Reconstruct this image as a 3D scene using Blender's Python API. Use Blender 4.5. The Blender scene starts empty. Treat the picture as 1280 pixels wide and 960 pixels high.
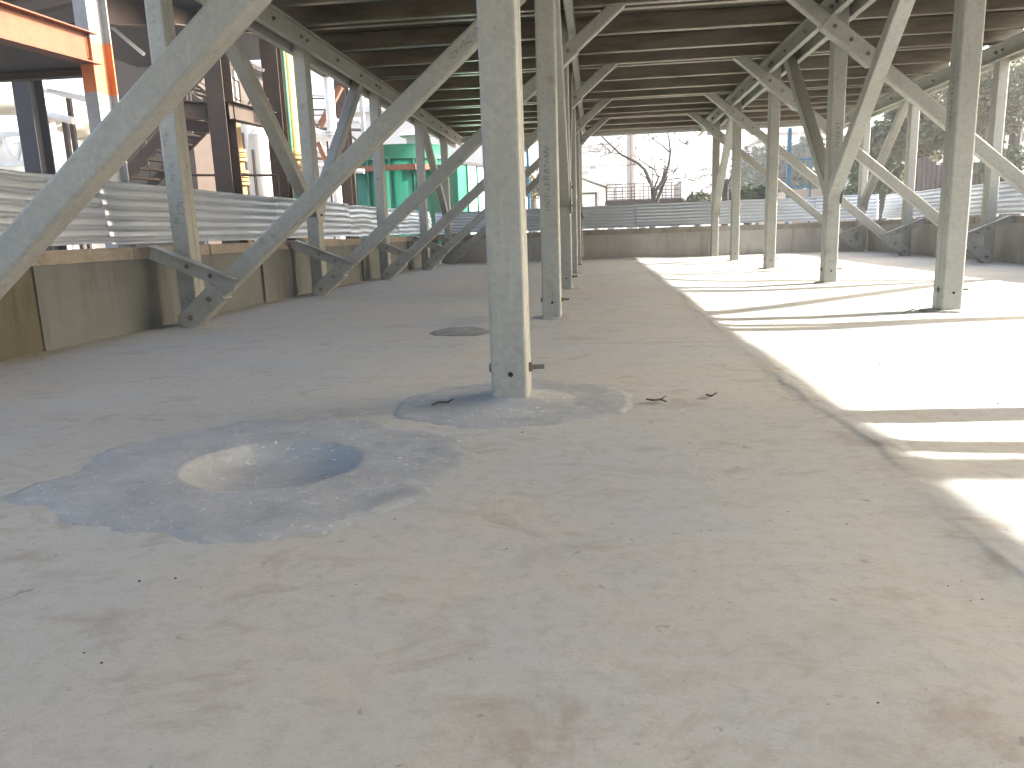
import bpy, bmesh, math, random
from mathutils import Vector, Matrix, noise
random.seed(7)
S = bpy.context.scene
COL = S.collection
PI = math.pi

# ------------------------------------------------------------------ camera
CAM = Vector((0, 0, 0.6))
FPX = 952.8
PITCH, YAW, ROLL = math.radians(11.3), math.radians(6.485), math.radians(1.994)
_f = Vector((-math.sin(YAW)*math.cos(PITCH), math.cos(YAW)*math.cos(PITCH), -math.sin(PITCH)))
_r = Vector((math.cos(YAW), math.sin(YAW), 0))
_u = _r.cross(_f)
RT = _r*math.cos(ROLL) - _u*math.sin(ROLL)
UP = _u*math.cos(ROLL) + _r*math.sin(ROLL)
cd = bpy.data.cameras.new('camera')
cam = bpy.data.objects.new('camera', cd)
COL.objects.link(cam)
cd.sensor_width = 36.0
cd.lens = FPX/1280*36.0
cd.clip_start = 0.02
cd.clip_end = 3000
cam.matrix_world = Matrix(((RT.x, UP.x, -_f.x, CAM.x), (RT.y, UP.y, -_f.y, CAM.y), (RT.z, UP.z, -_f.z, CAM.z), (0, 0, 0, 1)))
S.camera = cam

# ------------------------------------------------------------------ sky, sun, exposure
SUN_AZ, SUN_EL = math.radians(11.0), math.radians(28.8)     # azimuth from +X towards +Y
w = bpy.data.worlds.new('World')
S.world = w
w.use_nodes = True
nt = w.node_tree
bg = nt.nodes['Background']
sky = nt.nodes.new('ShaderNodeTexSky')
sky.sky_type = 'NISHITA'
sky.sun_disc = False
sky.sun_elevation = SUN_EL
sky.sun_rotation = PI/2 - SUN_AZ
sky.air_density = 1.0
sky.dust_density = 5.5
sky.ozone_density = 0.6
nt.links.new(sky.outputs[0], bg.inputs[0])
bg.inputs[1].default_value = 0.15
sd = bpy.data.lights.new('sun', 'SUN')
sd.energy = 4.0
sd.angle = math.radians(0.6)
sd.color = (1.0, 0.975, 0.915)
sun = bpy.data.objects.new('sun', sd)
COL.objects.link(sun)
sdir = Vector((math.cos(SUN_AZ)*math.cos(SUN_EL), math.sin(SUN_AZ)*math.cos(SUN_EL), math.sin(SUN_EL)))
sun.rotation_euler = sdir.to_track_quat('Z', 'Y').to_euler()
sun.location = (20, 5, 15)
S.view_settings.view_transform = 'Standard'
S.view_settings.look = 'None'
S.view_settings.exposure = 2.47
S.view_settings.gamma = 1.0
S.view_settings.use_curve_mapping = False
S.render.engine = 'CYCLES'
S.cycles.max_bounces = 10
S.cycles.diffuse_bounces = 6
S.cycles.use_denoising = True

# ------------------------------------------------------------------ helpers
def at(px, py, Y):
    """world point seen at pixel (1280x960) at world depth Y"""
    d = _f*FPX + RT*(px-640) - UP*(py-480)
    return CAM + d*((Y-CAM.y)/d.y)

def link(name, me, mat=None, parent=None, loc=None):
    o = bpy.data.objects.new(name, me)
    COL.objects.link(o)
    if mat is not None and me is not None and not me.materials:
        me.materials.append(mat)
    if parent is not None:
        o.parent = parent
    if loc is not None:
        o.location = loc
    return o

def empty(name, loc=(0, 0, 0)):
    o = bpy.data.objects.new(name, None)
    COL.objects.link(o)
    o.location = loc
    o.empty_display_size = 0.2
    return o

def tag(o, label, cat, group=None, kind=None):
    if label: o['label'] = label
    if cat: o['category'] = cat
    if group: o['group'] = group
    if kind: o['kind'] = kind
    return o

def structure(o):
    o['kind'] = 'structure'
    return o

class MB:
    """collects geometry for ONE mesh"""
    def __init__(s):
        s.v = []; s.f = []; s.sm = False
    def add(s, vs, fs):
        n = len(s.v)
        s.v += [tuple(p) for p in vs]
        s.f += [tuple(i+n for i in q) for q in fs]
        return s
    def box(s, lo, hi):
        x0, y0, z0 = lo; x1, y1, z1 = hi
        return s.add([(x0,y0,z0),(x1,y0,z0),(x1,y1,z0),(x0,y1,z0),(x0,y0,z1),(x1,y0,z1),(x1,y1,z1),(x0,y1,z1)],
                     [(0,3,2,1),(4,5,6,7),(0,1,5,4),(1,2,6,5),(2,3,7,6),(3,0,4,7)])
    def prism(s, prof, a, b, up=(0, 0, 1), cap=True):
        """closed 2-D profile (u: sideways, v: along up) swept from a to b"""
        a = Vector(a); b = Vector(b)
        d = (b-a).normalized(); up = Vector(up)
        u = d.cross(up).normalized(); v = u.cross(d).normalized()
        n = len(prof)
        vs = [a+u*p[0]+v*p[1] for p in prof] + [b+u*p[0]+v*p[1] for p in prof]
        fs = [(i, (i+1) % n, n+(i+1) % n, n+i) for i in range(n)]
        if cap:
            fs += [tuple(range(n-1, -1, -1)), tuple(range(n, 2*n))]
        return s.add(vs, fs)
    def bar(s, a, b, wd, ht, up=(0, 0, 1)):
        return s.prism([(-wd/2,-ht/2),(wd/2,-ht/2),(wd/2,ht/2),(-wd/2,ht/2)], a, b, up)
    def tube(s, pts, rads, n=10, cap=True):
        pts = [Vector(p) for p in pts]
        if not hasattr(rads, '__len__'): rads = [rads]*len(pts)
        ring = []; ref = None
        for i, p in enumerate(pts):
            d = (pts[min(i+1, len(pts)-1)]-pts[max(i-1, 0)]).normalized()
            if ref is None:
                ref = Vector((0, 0, 1)) if abs(d.z) < .9 else Vector((1, 0, 0))
            u = d.cross(ref).normalized(); v = u.cross(d).normalized(); ref = v
            ring.append([p+(u*math.cos(2*PI*k/n)+v*math.sin(2*PI*k/n))*rads[i] for k in range(n)])
        vs = [q for r in ring for q in r]
        fs = []
        for i in range(len(pts)-1):
            for k in range(n):
                fs.append((i*n+k, i*n+(k+1) % n, (i+1)*n+(k+1) % n, (i+1)*n+k))
        if cap:
            fs += [tuple(range(n-1, -1, -1)), tuple((len(pts)-1)*n+k for k in range(n))]
        s.sm = True
        return s.add(vs, fs)
    def build(s, name, mat, parent=None, smooth=None, loc=None):
        me = bpy.data.meshes.new(name)
        me.from_pydata(s.v, [], s.f)
        me.update()
        bm = bmesh.new(); bm.from_mesh(me)
        bmesh.ops.recalc_face_normals(bm, faces=bm.faces)
        if smooth or (smooth is None and s.sm):
            for f in bm.faces: f.smooth = True
            for e in bm.edges:
                if len(e.link_faces) == 2 and e.calc_face_angle(0) > 0.6: e.smooth = False
        bm.to_mesh(me); bm.free()
        return link(name, me, mat, parent, loc)

def rrect(w_, h_, r, seg=3, groove=None):
    """rounded rectangle, optional seam groove in the middle of the two short-axis sides"""
    pts = []
    for cx, cy, a0 in ((w_/2-r, -h_/2+r, -PI/2), (w_/2-r, h_/2-r, 0), (-w_/2+r, h_/2-r, PI/2), (-w_/2+r, -h_/2+r, PI)):
        for k in range(seg+1):
            a = a0+PI/2*k/seg
            pts.append((cx+r*math.cos(a), cy+r*math.sin(a)))
        if groove and a0 == -PI/2:
            g, d = groove
            pts += [(w_/2, -g), (w_/2-d, -g*.6), (w_/2-d, g*.6), (w_/2, g)]
        if groove and a0 == PI/2:
            g, d = groove
            pts += [(-w_/2, g), (-w_/2+d, g*.6), (-w_/2+d, -g*.6), (-w_/2, -g)]
    return pts

def cprof(h_, fl, t=.004, lip=.018, r=.008):
    """lipped channel: web on v axis at u=0, flanges to +u; returned as closed outline"""
    o = h_/2
    outer = [(fl, o-lip), (fl, o-r*.3), (fl-r*.3, o), (r, o), (r*.3, o-r*.3), (0, o-r), (0, -o+r), (r*.3, -o+r*.3), (r, -o), (fl-r*.3, -o), (fl, -o+r*.3), (fl, -o+lip)]
    inner = [(fl-t, -o+lip), (fl-t, -o+t), (t+r*.4, -o+t), (t, -o+t+r*.4), (t, o-t-r*.4), (t+r*.4, o-t), (fl-t, o-t), (fl-t, o-lip)]
    return outer+inner

def ibeam_prof(h_, b_, tf=.014, tw=.01):
    return [(-b_/2,-h_/2),(b_/2,-h_/2),(b_/2,-h_/2+tf),(tw/2,-h_/2+tf),(tw/2,h_/2-tf),(b_/2,h_/2-tf),(b_/2,h_/2),(-b_/2,h_/2),(-b_/2,h_/2-tf),(-tw/2,h_/2-tf),(-tw/2,-h_/2+tf),(-b_/2,-h_/2+tf)]

# ------------------------------------------------------------------ materials
class NT:
    def __init__(s, name):
        s.m = bpy.data.materials.new(name)
        s.m.use_nodes = True
        s.t = s.m.node_tree
        s.b = s.t.nodes['Principled BSDF']
        s.tc = s.t.nodes.new('ShaderNodeTexCoord')
    def n(s, ty, **kw):
        q = s.t.nodes.new(ty)
        for k, v in kw.items(): setattr(q, k, v)
        return q
    def l(s, a, b): s.t.links.new(a, b)
    def mapping(s, sc=(1, 1, 1), loc=(0, 0, 0), rot=(0, 0, 0), src='Object'):
        q = s.n('ShaderNodeMapping')
        q.inputs['Scale'].default_value = sc; q.inputs['Location'].default_value = loc; q.inputs['Rotation'].default_value = rot
        if src == 'Position':
            g = s.n('ShaderNodeNewGeometry'); s.l(g.outputs['Position'], q.inputs['Vector'])
        else:
            s.l(s.tc.outputs[src], q.inputs['Vector'])
        return q.outputs[0]
    def noise(s, vec, scale, detail=4, rough=.55, dist=0):
        q = s.n('ShaderNodeTexNoise')
        q.inputs['Scale'].default_value = scale; q.inputs['Detail'].default_value = detail
        q.inputs['Roughness'].default_value = rough; q.inputs['Distortion'].default_value = dist
        s.l(vec, q.inputs['Vector'])
        return q.outputs[0]
    def ramp(s, fac, stops):
        q = s.n('ShaderNodeValToRGB')
        e = q.color_ramp.elements
        e[0].position, e[0].color = stops[0][0], stops[0][1]
        e[1].position, e[1].color = stops[-1][0], stops[-1][1]
        for p_, c_ in stops[1:-1]:
            x = e.new(p_); x.color = c_
        s.l(fac, q.inputs[0])
        return q.outputs[0]
    def mask(s, fac, lo, hi):
        q = s.n('ShaderNodeMapRange'); q.clamp = True
        q.inputs[1].default_value = lo; q.inputs[2].default_value = hi
        s.l(fac, q.inputs[0])
        return q.outputs[0]
    def mul(s, a, b):
        q = s.n('ShaderNodeMath', operation='MULTIPLY')
        s.l(a, q.inputs[0])
        if isinstance(b, (int, float)): q.inputs[1].default_value = b
        else: s.l(b, q.inputs[1])
        return q.outputs[0]
    def mix(s, fac, a, b):
        q = s.n('ShaderNodeMix', data_type='RGBA')
        for sock, val in ((q.inputs[0], fac), (q.inputs[6], a), (q.inputs[7], b)):
            if isinstance(val, (int, float)): sock.default_value = val
            elif isinstance(val, tuple): sock.default_value = val
            else: s.l(val, sock)
        return q.outputs[2]
    def bump(s, h_, strength=.3, dist=.01):
        q = s.n('ShaderNodeBump')
        q.inputs['Strength'].default_value = strength; q.inputs['Distance'].default_value = dist
        s.l(h_, q.inputs['Height'])
        s.l(q.outputs[0], s.b.inputs['Normal'])
    def set(s, col=None, rough=.6, metal=0, spec=.5):
        if col is not None:
            if isinstance(col, tuple): s.b.inputs['Base Color'].default_value = col
            else: s.l(col, s.b.inputs['Base Color'])
        if isinstance(rough, (int, float)): s.b.inputs['Roughness'].default_value = rough
        else: s.l(rough, s.b.inputs['Roughness'])
        s.b.inputs['Metallic'].default_value = metal
        s.b.inputs['Specular IOR Level'].default_value = spec
        return s.m

def c4(r, g, b): return (r, g, b, 1)

def mat_worn(name, base, dark, light=None, scale=6, rough=.6, metal=0, bump=.15, stretch=(1, 1, 1), spec=.4):
    N = NT(name)
    v = N.mapping(stretch, src='Position')
    a = N.noise(v, scale, 6, .6)
    b = N.noise(v, scale*7, 4, .6)
    col = N.mix(N.mask(a, .45, .75), base, dark)
    if light: col = N.mix(N.mul(N.mask(b, .5, .75), .6), col, light)
    N.bump(b, bump, .004)
    return N.set(col, rough, metal, spec)

def mat_galv():
    N = NT('galvanised_steel')
    v = N.mapping(src='Position')
    big = N.noise(v, 2.3, 4, .6)
    sp = N.n('ShaderNodeTexVoronoi'); sp.inputs['Scale'].default_value = 55; N.l(v, sp.inputs['Vector'])
    spk = N.n('ShaderNodeSeparateColor'); N.l(sp.outputs['Color'], spk.inputs[0])
    streak = N.noise(N.mapping((14, 14, .8), src='Position'), 4, 3, .6)
    col = N.ramp(big, [(.3, c4(.335, .33, .285)), (.7, c4(.385, .39, .35))])
    col = N.mix(N.mul(N.mask(spk.outputs[0], .2, 1), .55), col, c4(.28, .29, .285))
    col = N.mix(N.mul(N.mask(streak, .55, .8), .35), col, c4(.47, .475, .455))
    dirt = N.noise(v, 9, 8, .7)
    col = N.mix(N.mul(N.mask(dirt, .57, .72), .6), col, c4(.20, .175, .13))
    N.bump(dirt, .08, .002)
    r_ = N.n('ShaderNodeMapRange'); r_.inputs[3].default_value = .45; r_.inputs[4].default_value = .7; N.l(dirt, r_.inputs[0])
    return N.set(col, r_.outputs[0], .25, .4)

def mat_floor():
    N = NT('cement_screed')
    v = N.mapping(src='Position')
    big = N.noise(v, .75, 5, .6, .4)
    mid = N.noise(v, 2.6, 6, .62, .6)
    fine = N.noise(v, 26, 6, .65)
    vfine = N.noise(v, 160, 3, .6)
    st = N.noise(N.mapping((1.3, 2.8, 1), rot=(0, 0, .12), src='Position'), 2.6, 9, .72, .5)
    st2 = N.noise(N.mapping((4.0, 1.3, 1), rot=(0, 0, .5), src='Position'), 3.0, 8, .7, .6)
    col = N.ramp(big, [(.30, c4(.475, .462, .42)), (.46, c4(.46, .467, .445)), (.60, c4(.425, .457, .47)), (.75, c4(.465, .467, .44))])
    col = N.mix(N.mul(N.mask(mid, .5, .72), .55), col, c4(.50, .46, .39))
    col = N.mix(N.mul(N.mask(st, .54, .70), .5), col, c4(.34, .315, .275))
    col = N.mix(N.mul(N.mask(st2, .60, .74), .35), col, c4(.56, .545, .52))
    b1 = N.noise(N.mapping((1, 1.4, 1), loc=(3.3, 1.7, 0), src='Position'), 3.6, 8, .7, .7)
    col = N.mix(N.mul(N.mask(b1, .555, .67), .6), col, c4(.32, .275, .225))
    b2 = N.noise(N.mapping((1, 1, 1), loc=(9.3, 4.7, 0), src='Position'), 11, 8, .7, .4)
    col = N.mix(N.mul(N.mask(b2, .645, .70), .65), col, c4(.22, .205, .185))
    col = N.mix(N.mul(N.mask(fine, .48, .68), .34), col, c4(.31, .295, .27))
    col = N.mix(N.mul(N.mask(vfine, .56, .70), .32), col, c4(.27, .26, .24))
    dv = N.n('ShaderNodeTexVoronoi', feature='DISTANCE_TO_EDGE'); dv.inputs['Scale'].default_value = .9
    wv = N.n('ShaderNodeVectorMath', operation='ADD'); nz = N.n('ShaderNodeTexNoise'); nz.inputs['Scale'].default_value = 3.0; nz.inputs['Detail'].default_value = 8; N.l(v, nz.inputs['Vector'])
    N.l(v, wv.inputs[0]); N.l(nz.outputs['Color'], wv.inputs[1]); N.l(wv.outputs[0], dv.inputs['Vector'])
    crk = N.mul(N.mask(dv.outputs['Distance'], .0045, .0012), N.mask(N.noise(v, 1.4, 3, .5), .50, .62))
    col = N.mix(N.mul(crk, .5), col, c4(.20, .185, .165))
    mk = N.noise(N.mapping((1, 1, 1), loc=(5.1, 8.8, 0), src='Position'), 21, 5, .6, .3)
    col = N.mix(N.mul(N.mask(mk, .665, .70), .6), col, c4(.21, .195, .175))
    grit = N.noise(v, 420, 2, .5)
    col = N.mix(N.mul(N.mask(grit, .55, .70), .22), col, c4(.25, .24, .22))
    add = N.n('ShaderNodeMath', operation='ADD'); N.l(N.mul(fine, .6), add.inputs[0]); N.l(N.mul(st, 1.2), add.inputs[1])
    N.bump(add.outputs[0], .28, .008)
    return N.set(col, .78, 0, .35)

def mat_cement():
    N = NT('fresh_cement')
    v = N.mapping(src='Position')
    a = N.noise(v, 5, 6, .65, .5); b = N.noise(v, 45, 6, .7)
    col = N.ramp(a, [(.3, c4(.295, .315, .33)), (.55, c4(.36, .385, .405)), (.75, c4(.44, .465, .48))])
    col = N.mix(N.mul(N.mask(b, .605, .68), .85), col, c4(.80, .82, .84))
    ch = N.noise(v, 9, 8, .75, 1.0)
    col = N.mix(N.mul(N.mask(ch, .57, .67), .5), col, c4(.58, .60, .62))
    col = N.mix(N.mul(N.mask(N.noise(v, 75, 3, .6), .60, .68), .5), col, c4(.20, .205, .21))
    col = N.mix(N.mul(N.mask(N.noise(v, 3.1, 4, .6), .58, .72), .35), col, c4(.40, .37, .33))
    N.bump(b, .3, .004)
    return N.set(col, .6, 0, .4)

def mat_plaster(name, c0, c1, stain):
    N = NT(name)
    v = N.mapping(src='Position')
    a = N.noise(v, 2.0, 6, .65, .3)
    dr = N.noise(N.mapping((3.2, 3.2, .5), src='Position'), 2.4, 6, .65, .4)
    b = N.noise(v, 30, 6, .7)
    col = N.mix(N.mask(a, .35, .65), c0, c1)
    col = N.mix(N.mul(N.mask(dr, .50, .70), .7), col, stain)
    col = N.mix(N.mul(N.mask(b, .5, .8), .25), col, c4(.2, .19, .17))
    N.bump(b, .35, .006)
    return N.set(col, .85, 0, .3)

def mat_plain(name, col, rough=.6, metal=0, spec=.4, var=.12, scale=4):
    N = NT(name)
    a = N.noise(N.mapping(src='Position'), scale, 5, .6)
    d = tuple(c*(1-var*2.2) for c in col[:3])+(1,)
    return N.set(N.mix(N.mask(a, .4, .75), col, d), rough, metal, spec)

M = {}
M['galv'] = mat_galv()
M['floor'] = mat_floor()
M['cement'] = mat_cement()
M['cement_damp'] = mat_plain('damp_cement', c4(.27, .275, .28), .6, 0, .4, .2, 9)
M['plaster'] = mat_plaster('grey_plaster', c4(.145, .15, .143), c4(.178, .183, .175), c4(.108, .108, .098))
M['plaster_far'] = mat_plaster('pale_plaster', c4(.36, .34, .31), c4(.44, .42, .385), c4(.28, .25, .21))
M['plaster_y'] = mat_plaster('ochre_plaster', c4(.125, .118, .08), c4(.11, .103, .073), c4(.07, .065, .046))
M['coping'] = mat_worn('weathered_coping', c4(.30, .265, .22), c4(.19, .165, .135), c4(.42, .40, .36), 5, .9, 0, .5)
M['zinc'] = mat_worn('corrugated_zinc', c4(.64, .68, .745), c4(.56, .60, .66), c4(.68, .72, .77), 1.2, .32, .6, 0.0, spec=.6)
M['purlin'] = mat_worn('dull_purlin_zinc', c4(.27, .25, .205), c4(.14, .118, .085), c4(.31, .29, .245), 2.8, .33, .75, .03, (.5, 3, 3))
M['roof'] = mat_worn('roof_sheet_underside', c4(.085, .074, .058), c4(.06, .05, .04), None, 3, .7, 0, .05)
M['rust'] = mat_worn('rusty_primer', c4(.20, .085, .05), c4(.10, .055, .04), c4(.28, .15, .09), 3, .8, 0, .2)
M['brown'] = mat_worn('dark_brown_steel', c4(.05, .034, .025), c4(.03, .022, .018), c4(.085, .057, .04), 4, .7, 0, .15)
M['orange'] = mat_worn('orange_primer', c4(.40, .125, .04), c4(.32, .095, .03), c4(.44, .17, .06), 3, .6, 0, .05)
M['orange_shaded'] = mat_worn('shaded_orange_primer', c4(.15, .052, .024), c4(.11, .038, .018), c4(.18, .075, .035), 3, .65, 0, .05)  # same orange primer, darkened so the beam looks shaded beside the sunlit column
M['greypaint'] = mat_plain('grey_paint', c4(.21, .215, .21), .6)
M['black'] = mat_plain('black_steel', c4(.02, .021, .025), .6)
M['hole_shade'] = mat_plain('bolt_hole_shade', c4(.012, .012, .012), .9)
M['bolt'] = mat_plain('zinc_bolt', c4(.22, .20, .17), .5, .5)
M['ink'] = mat_plain('black_marker', c4(.09, .09, .095), .7)
M['white'] = mat_plain('white_paint', c4(.72, .71, .68), .6)
M['offwhite'] = mat_plain('offwhite_cladding', c4(.62, .61, .58), .6, 0, .4, .06, .6)
M['cream'] = mat_worn('cream_vessel', c4(.66, .63, .56), c4(.52, .48, .41), None, 2, .5, 0, .03)
M['yellow'] = mat_worn('ochre_pipe_paint', c4(.42, .27, .10), c4(.30, .19, .075), c4(.48, .34, .16), 4, .55)
M['greenedge'] = mat_plain('green_paint', c4(.05, .20, .11), .5)
M['green'] = mat_worn('green_fibreglass', c4(.010, .125, .075), c4(.008, .09, .055), c4(.04, .19, .13), 2.5, .4, 0, .05, (3, 3, .5), .5)
M['greenpale'] = mat_worn('pale_green_panel', c4(.45, .66, .58), c4(.30, .55, .46), c4(.7, .8, .76), 1.5, .4, 0, .03, (3, 3, .4))
M['blue'] = mat_plain('blue_paint', c4(.025, .10, .17), .5)
M['bark'] = mat_worn('dry_bark', c4(.06, .052, .046), c4(.035, .03, .027), None, 9, .9, 0, .4)
M['leafdark'] = mat_plain('dark_leaves', c4(.055, .085, .035), .6, 0, .3, .25, 2.5)
M['leaf'] = mat_plain('green_leaves', c4(.095, .13, .05), .6, 0, .3, .25, 2.5)
M['leafdry'] = mat_plain('dusty_leaves', c4(.17, .17, .10), .7, 0, .2, .2, 2.5)
M['brick'] = mat_worn('pale_brick', c4(.30, .24, .20), c4(.23, .19, .155), None, 2, .9, 0, .2)
M['concrete'] = mat_worn('grey_concrete', c4(.38, .38, .37), c4(.28, .28, .275), None, 1.2, .9, 0, .1)
M['brownwall'] = mat_worn('dark_brown_wall', c4(.085, .07, .065), c4(.05, .042, .04), None, 2, .9, 0, .3, (1, 1, .3))
M['glass'] = mat_plain('dark_glass', c4(.04, .05, .06), .12, 0, .5)
M['earth'] = mat_worn('dusty_ground', c4(.27, .23, .18), c4(.18, .155, .12), c4(.34, .31, .26), .25, .95, 0, .3)
M['twig'] = mat_plain('dry_twig', c4(.085, .07, .055), .9)

# ------------------------------------------------------------------ layout
XL, XC, XM, XR = -2.953, -.305, 2.318, 5.045
ROWS = (XL, XC, XM, XR)
FY = (2.68, 5.35, 8.0, 10.66, 13.3, 15.5)
WALL_L, WALL_F, WALL_R = -3.22, 15.78, 5.29

# ------------------------------------------------------------------ ground and roof slab
g = MB(); g.add([(-260, -120, -4.2), (260, -120, -4.2), (260, 420, -4.2), (-260, 420, -4.2)], [(0, 1, 2, 3)])
structure(g.build('ground', M['earth']))

BOWL = (-.89, 1.93)
def floor_h(x, y):
    z = .010*noise.noise(Vector((x*.7, y*.7, 3.1))) + .004*noise.noise(Vector((x*2.3, y*2.3, 9.1)))
    # low mortar ridge running down the slab
    xr = .76+.05*noise.noise(Vector((1.3, y*1.1, 0)))
    e = math.exp(-((x-xr)/.085)**2)
    z += .006*e*(.5+.8*abs(noise.noise(Vector((x*9, y*4, 0)))))
    # broken edge of the screed: a small ragged step with crumbly cracks
    xs = xr-.05+.02*noise.noise(Vector((4.1, y*6, 0)))+.008*noise.noise(Vector((7.1, y*23, 0)))
    z += .0045*max(0, min(1, (x-xs)/.012))*math.exp(-max(0, x-xs)/.12)*max(0, .35+noise.noise(Vector((2.2, y*2.6, 5))))
    z -= .005*e*max(0, noise.noise(Vector((x*26, y*9, 2)))-.15)
    z -= .016*max(0, min(1, (x-xr-.02)/.6)) if x > xr else 0
    z += .016*max(0, min(1, (x-1.6)/2.2)) if x > 1.6 else 0
    for yj, wj in ((4.05, .018), (7.35, .03), (10.2, .04)):
        z -= .007*math.exp(-((y-yj-.03*noise.noise(Vector((x*.8, yj, 0))))/wj)**2)*(.6+.6*noise.noise(Vector((x*1.7, yj, 4))))
    return z
def bowl_d(x, y):
    dx, dy = (x-BOWL[0])/.245, (y-BOWL[1])/.225
    r = math.hypot(dx, dy)
    if r >= 1: return 0.0
    t = 1-r*r
    return -.045*(t*t*(3-2*t))**.6
def lines(segs):
    out = []
    for a, b, st in segs:
        n = max(1, round((b-a)/st))
        out += [a+(b-a)*i/n for i in range(n)]
    return out+[segs[-1][1]]
gx = lines([(-3.6, -1.6, .12), (-1.6, .58, .022), (.58, 1.04, .009), (1.04, 1.6, .022), (1.6, 5.7, .1)])
gy = lines([(-2.5, .5, .25), (.5, 3.2, .020), (3.2, 3.95, .045), (3.95, 4.15, .01), (4.15, 6, .045), (6, 7.2, .15), (7.2, 7.5, .02), (7.5, 10.05, .2), (10.05, 10.35, .025), (10.35, 16.1, .2)])
vs = []; nx = len(gx)
for yy in gy:
    for xx in gx:
        d = math.hypot((xx-BOWL[0])/.3, (yy-BOWL[1])/.28)
        sink = bowl_d(xx, yy) - (.02 if d < 1 else 0)
        vs.append((xx, yy, floor_h(xx, yy)+sink))
fs = [(j*nx+i, j*nx+i+1, (j+1)*nx+i+1, (j+1)*nx+i) for j in range(len(gy)-1) for i in range(nx-1)]
fl = MB(); fl.add(vs, fs)
structure(fl.build('roof_floor', M['floor'], smooth=True))
ub = MB(); ub.box((-3.6, -2.5, -4.2), (5.7, 16.1, -.16))
structure(ub.build('building_below', M['plaster']))

# ------------------------------------------------------------------ cement patches on the slab
def patch(name, cx, cy, outline, hgt, label, mat='cement', mound=0, seed=0, nr=44, na=150, edge=.09, lump=.0034):
    """outline: list of (x, y) world points round the patch"""
    pol = sorted([(math.atan2(y-cy, x-cx), math.hypot(x-cx, y-cy)) for x, y in outline])
    def rad(a):
        for i in range(len(pol)):
            a0, r0 = pol[i]; a1, r1 = pol[(i+1) % len(pol)]
            if a1 <= a0: a1 += 2*PI
            aa = a if a >= a0 else a+2*PI
            if a0 <= aa <= a1:
                t = (aa-a0)/(a1-a0); t = t*t*(3-2*t)
                return r0+(r1-r0)*t
        return pol[0][1]
    V = []; Fc = []
    for j in range(nr+1):
        t = j/nr
        for k in range(na):
            a = -PI+2*PI*k/na
            R_ = rad(a)*(1+.10*noise.noise(Vector((math.cos(a)*3, math.sin(a)*3, seed)))+.045*noise.noise(Vector((math.cos(a)*9, math.sin(a)*9, seed+4)))+.03*noise.noise(Vector((math.cos(a)*37, math.sin(a)*37, seed+7))))
            x = cx+R_*t*math.cos(a); y = cy+R_*t*math.sin(a)
            e = min(1, (1-t)/edge)
            z = floor_h(x, y)+bowl_d(x, y)
            z += hgt*e*(2-e) - .004*(1-e)
            z += e*lump*(noise.noise(Vector((x*7, y*7, seed)))+.7*noise.noise(Vector((x*19, y*19, seed)))+.4*max(0, noise.noise(Vector((x*43, y*43, seed)))))
            if mound: z += mound*math.exp(-((x-cx)**2+(y-cy)**2)/.02)
            V.append((x, y, z))
    for j in range(nr):
        for k in range(na):
            if j == 0 and False: continue
            Fc.append((j*na+k, j*na+(k+1) % na, (j+1)*na+(k+1) % na, (j+1)*na+k))
    b = MB(); b.add(V, Fc)
    o = b.build(name, M[mat], smooth=True)
    return tag(o, label, 'cement patch')
patch('cement_patch', BOWL[0], BOWL[1], [(-1.46, 1.64), (-1.45, 1.88), (-1.42, 2.19), (-1.2, 2.39), (-.86, 2.45), (-.55, 2.32), (-.33, 2.03), (-.37, 1.78), (-.47, 1.56), (-.58, 1.44), (-.73, 1.40), (-.96, 1.43), (-1.17, 1.47), (-1.27, 1.55)],
      .0045, 'large ragged blue-grey cement patch with a round sunken bowl in it', seed=1, nr=64, na=220)
patch('cement_patch', XC, FY[0], [(-.71, 2.52), (-.63, 2.88), (-.42, 3.07), (-.15, 3.05), (.10, 2.81), (.10, 2.49), (-.12, 2.33), (-.47, 2.30)],
      .0045, 'ragged grey cement patch round the foot of the nearest post', mound=.03, seed=5)
patch('cement_patch', -.84, 4.68, [(-1.01, 4.75), (-.89, 4.92), (-.68, 4.74), (-.68, 4.45), (-.87, 4.44)],
      .005, 'small dark grey cement spot left of the nearest post', 'cement_damp', seed=9, nr=10, na=50, lump=.002)

M['grout'] = mat_worn('dry_grout', c4(.40, .385, .35), c4(.28, .26, .23), c4(.5, .485, .45), 14, .9, 0, .5)
for nm, x_, ks in (('central', XC, (1, 2, 3)), ('right inner', XM, (1, 2, 3, 4))):
    for k in ks:
        rr_ = random.uniform(.11, .15)
        patch('grout_collar', x_, FY[k], [(x_+rr_*math.cos(a)*random.uniform(.9, 1.35), FY[k]+rr_*math.sin(a)*random.uniform(.9, 1.2)) for a in [q*.7 for q in range(9)]], .006,
              'low crumbly mortar collar round the %s post of the %s row' % (('', 'second', 'third', 'fourth', 'fifth')[k], nm), 'grout', mound=.012, seed=30+k, nr=10, na=40, lump=.004)

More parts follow.
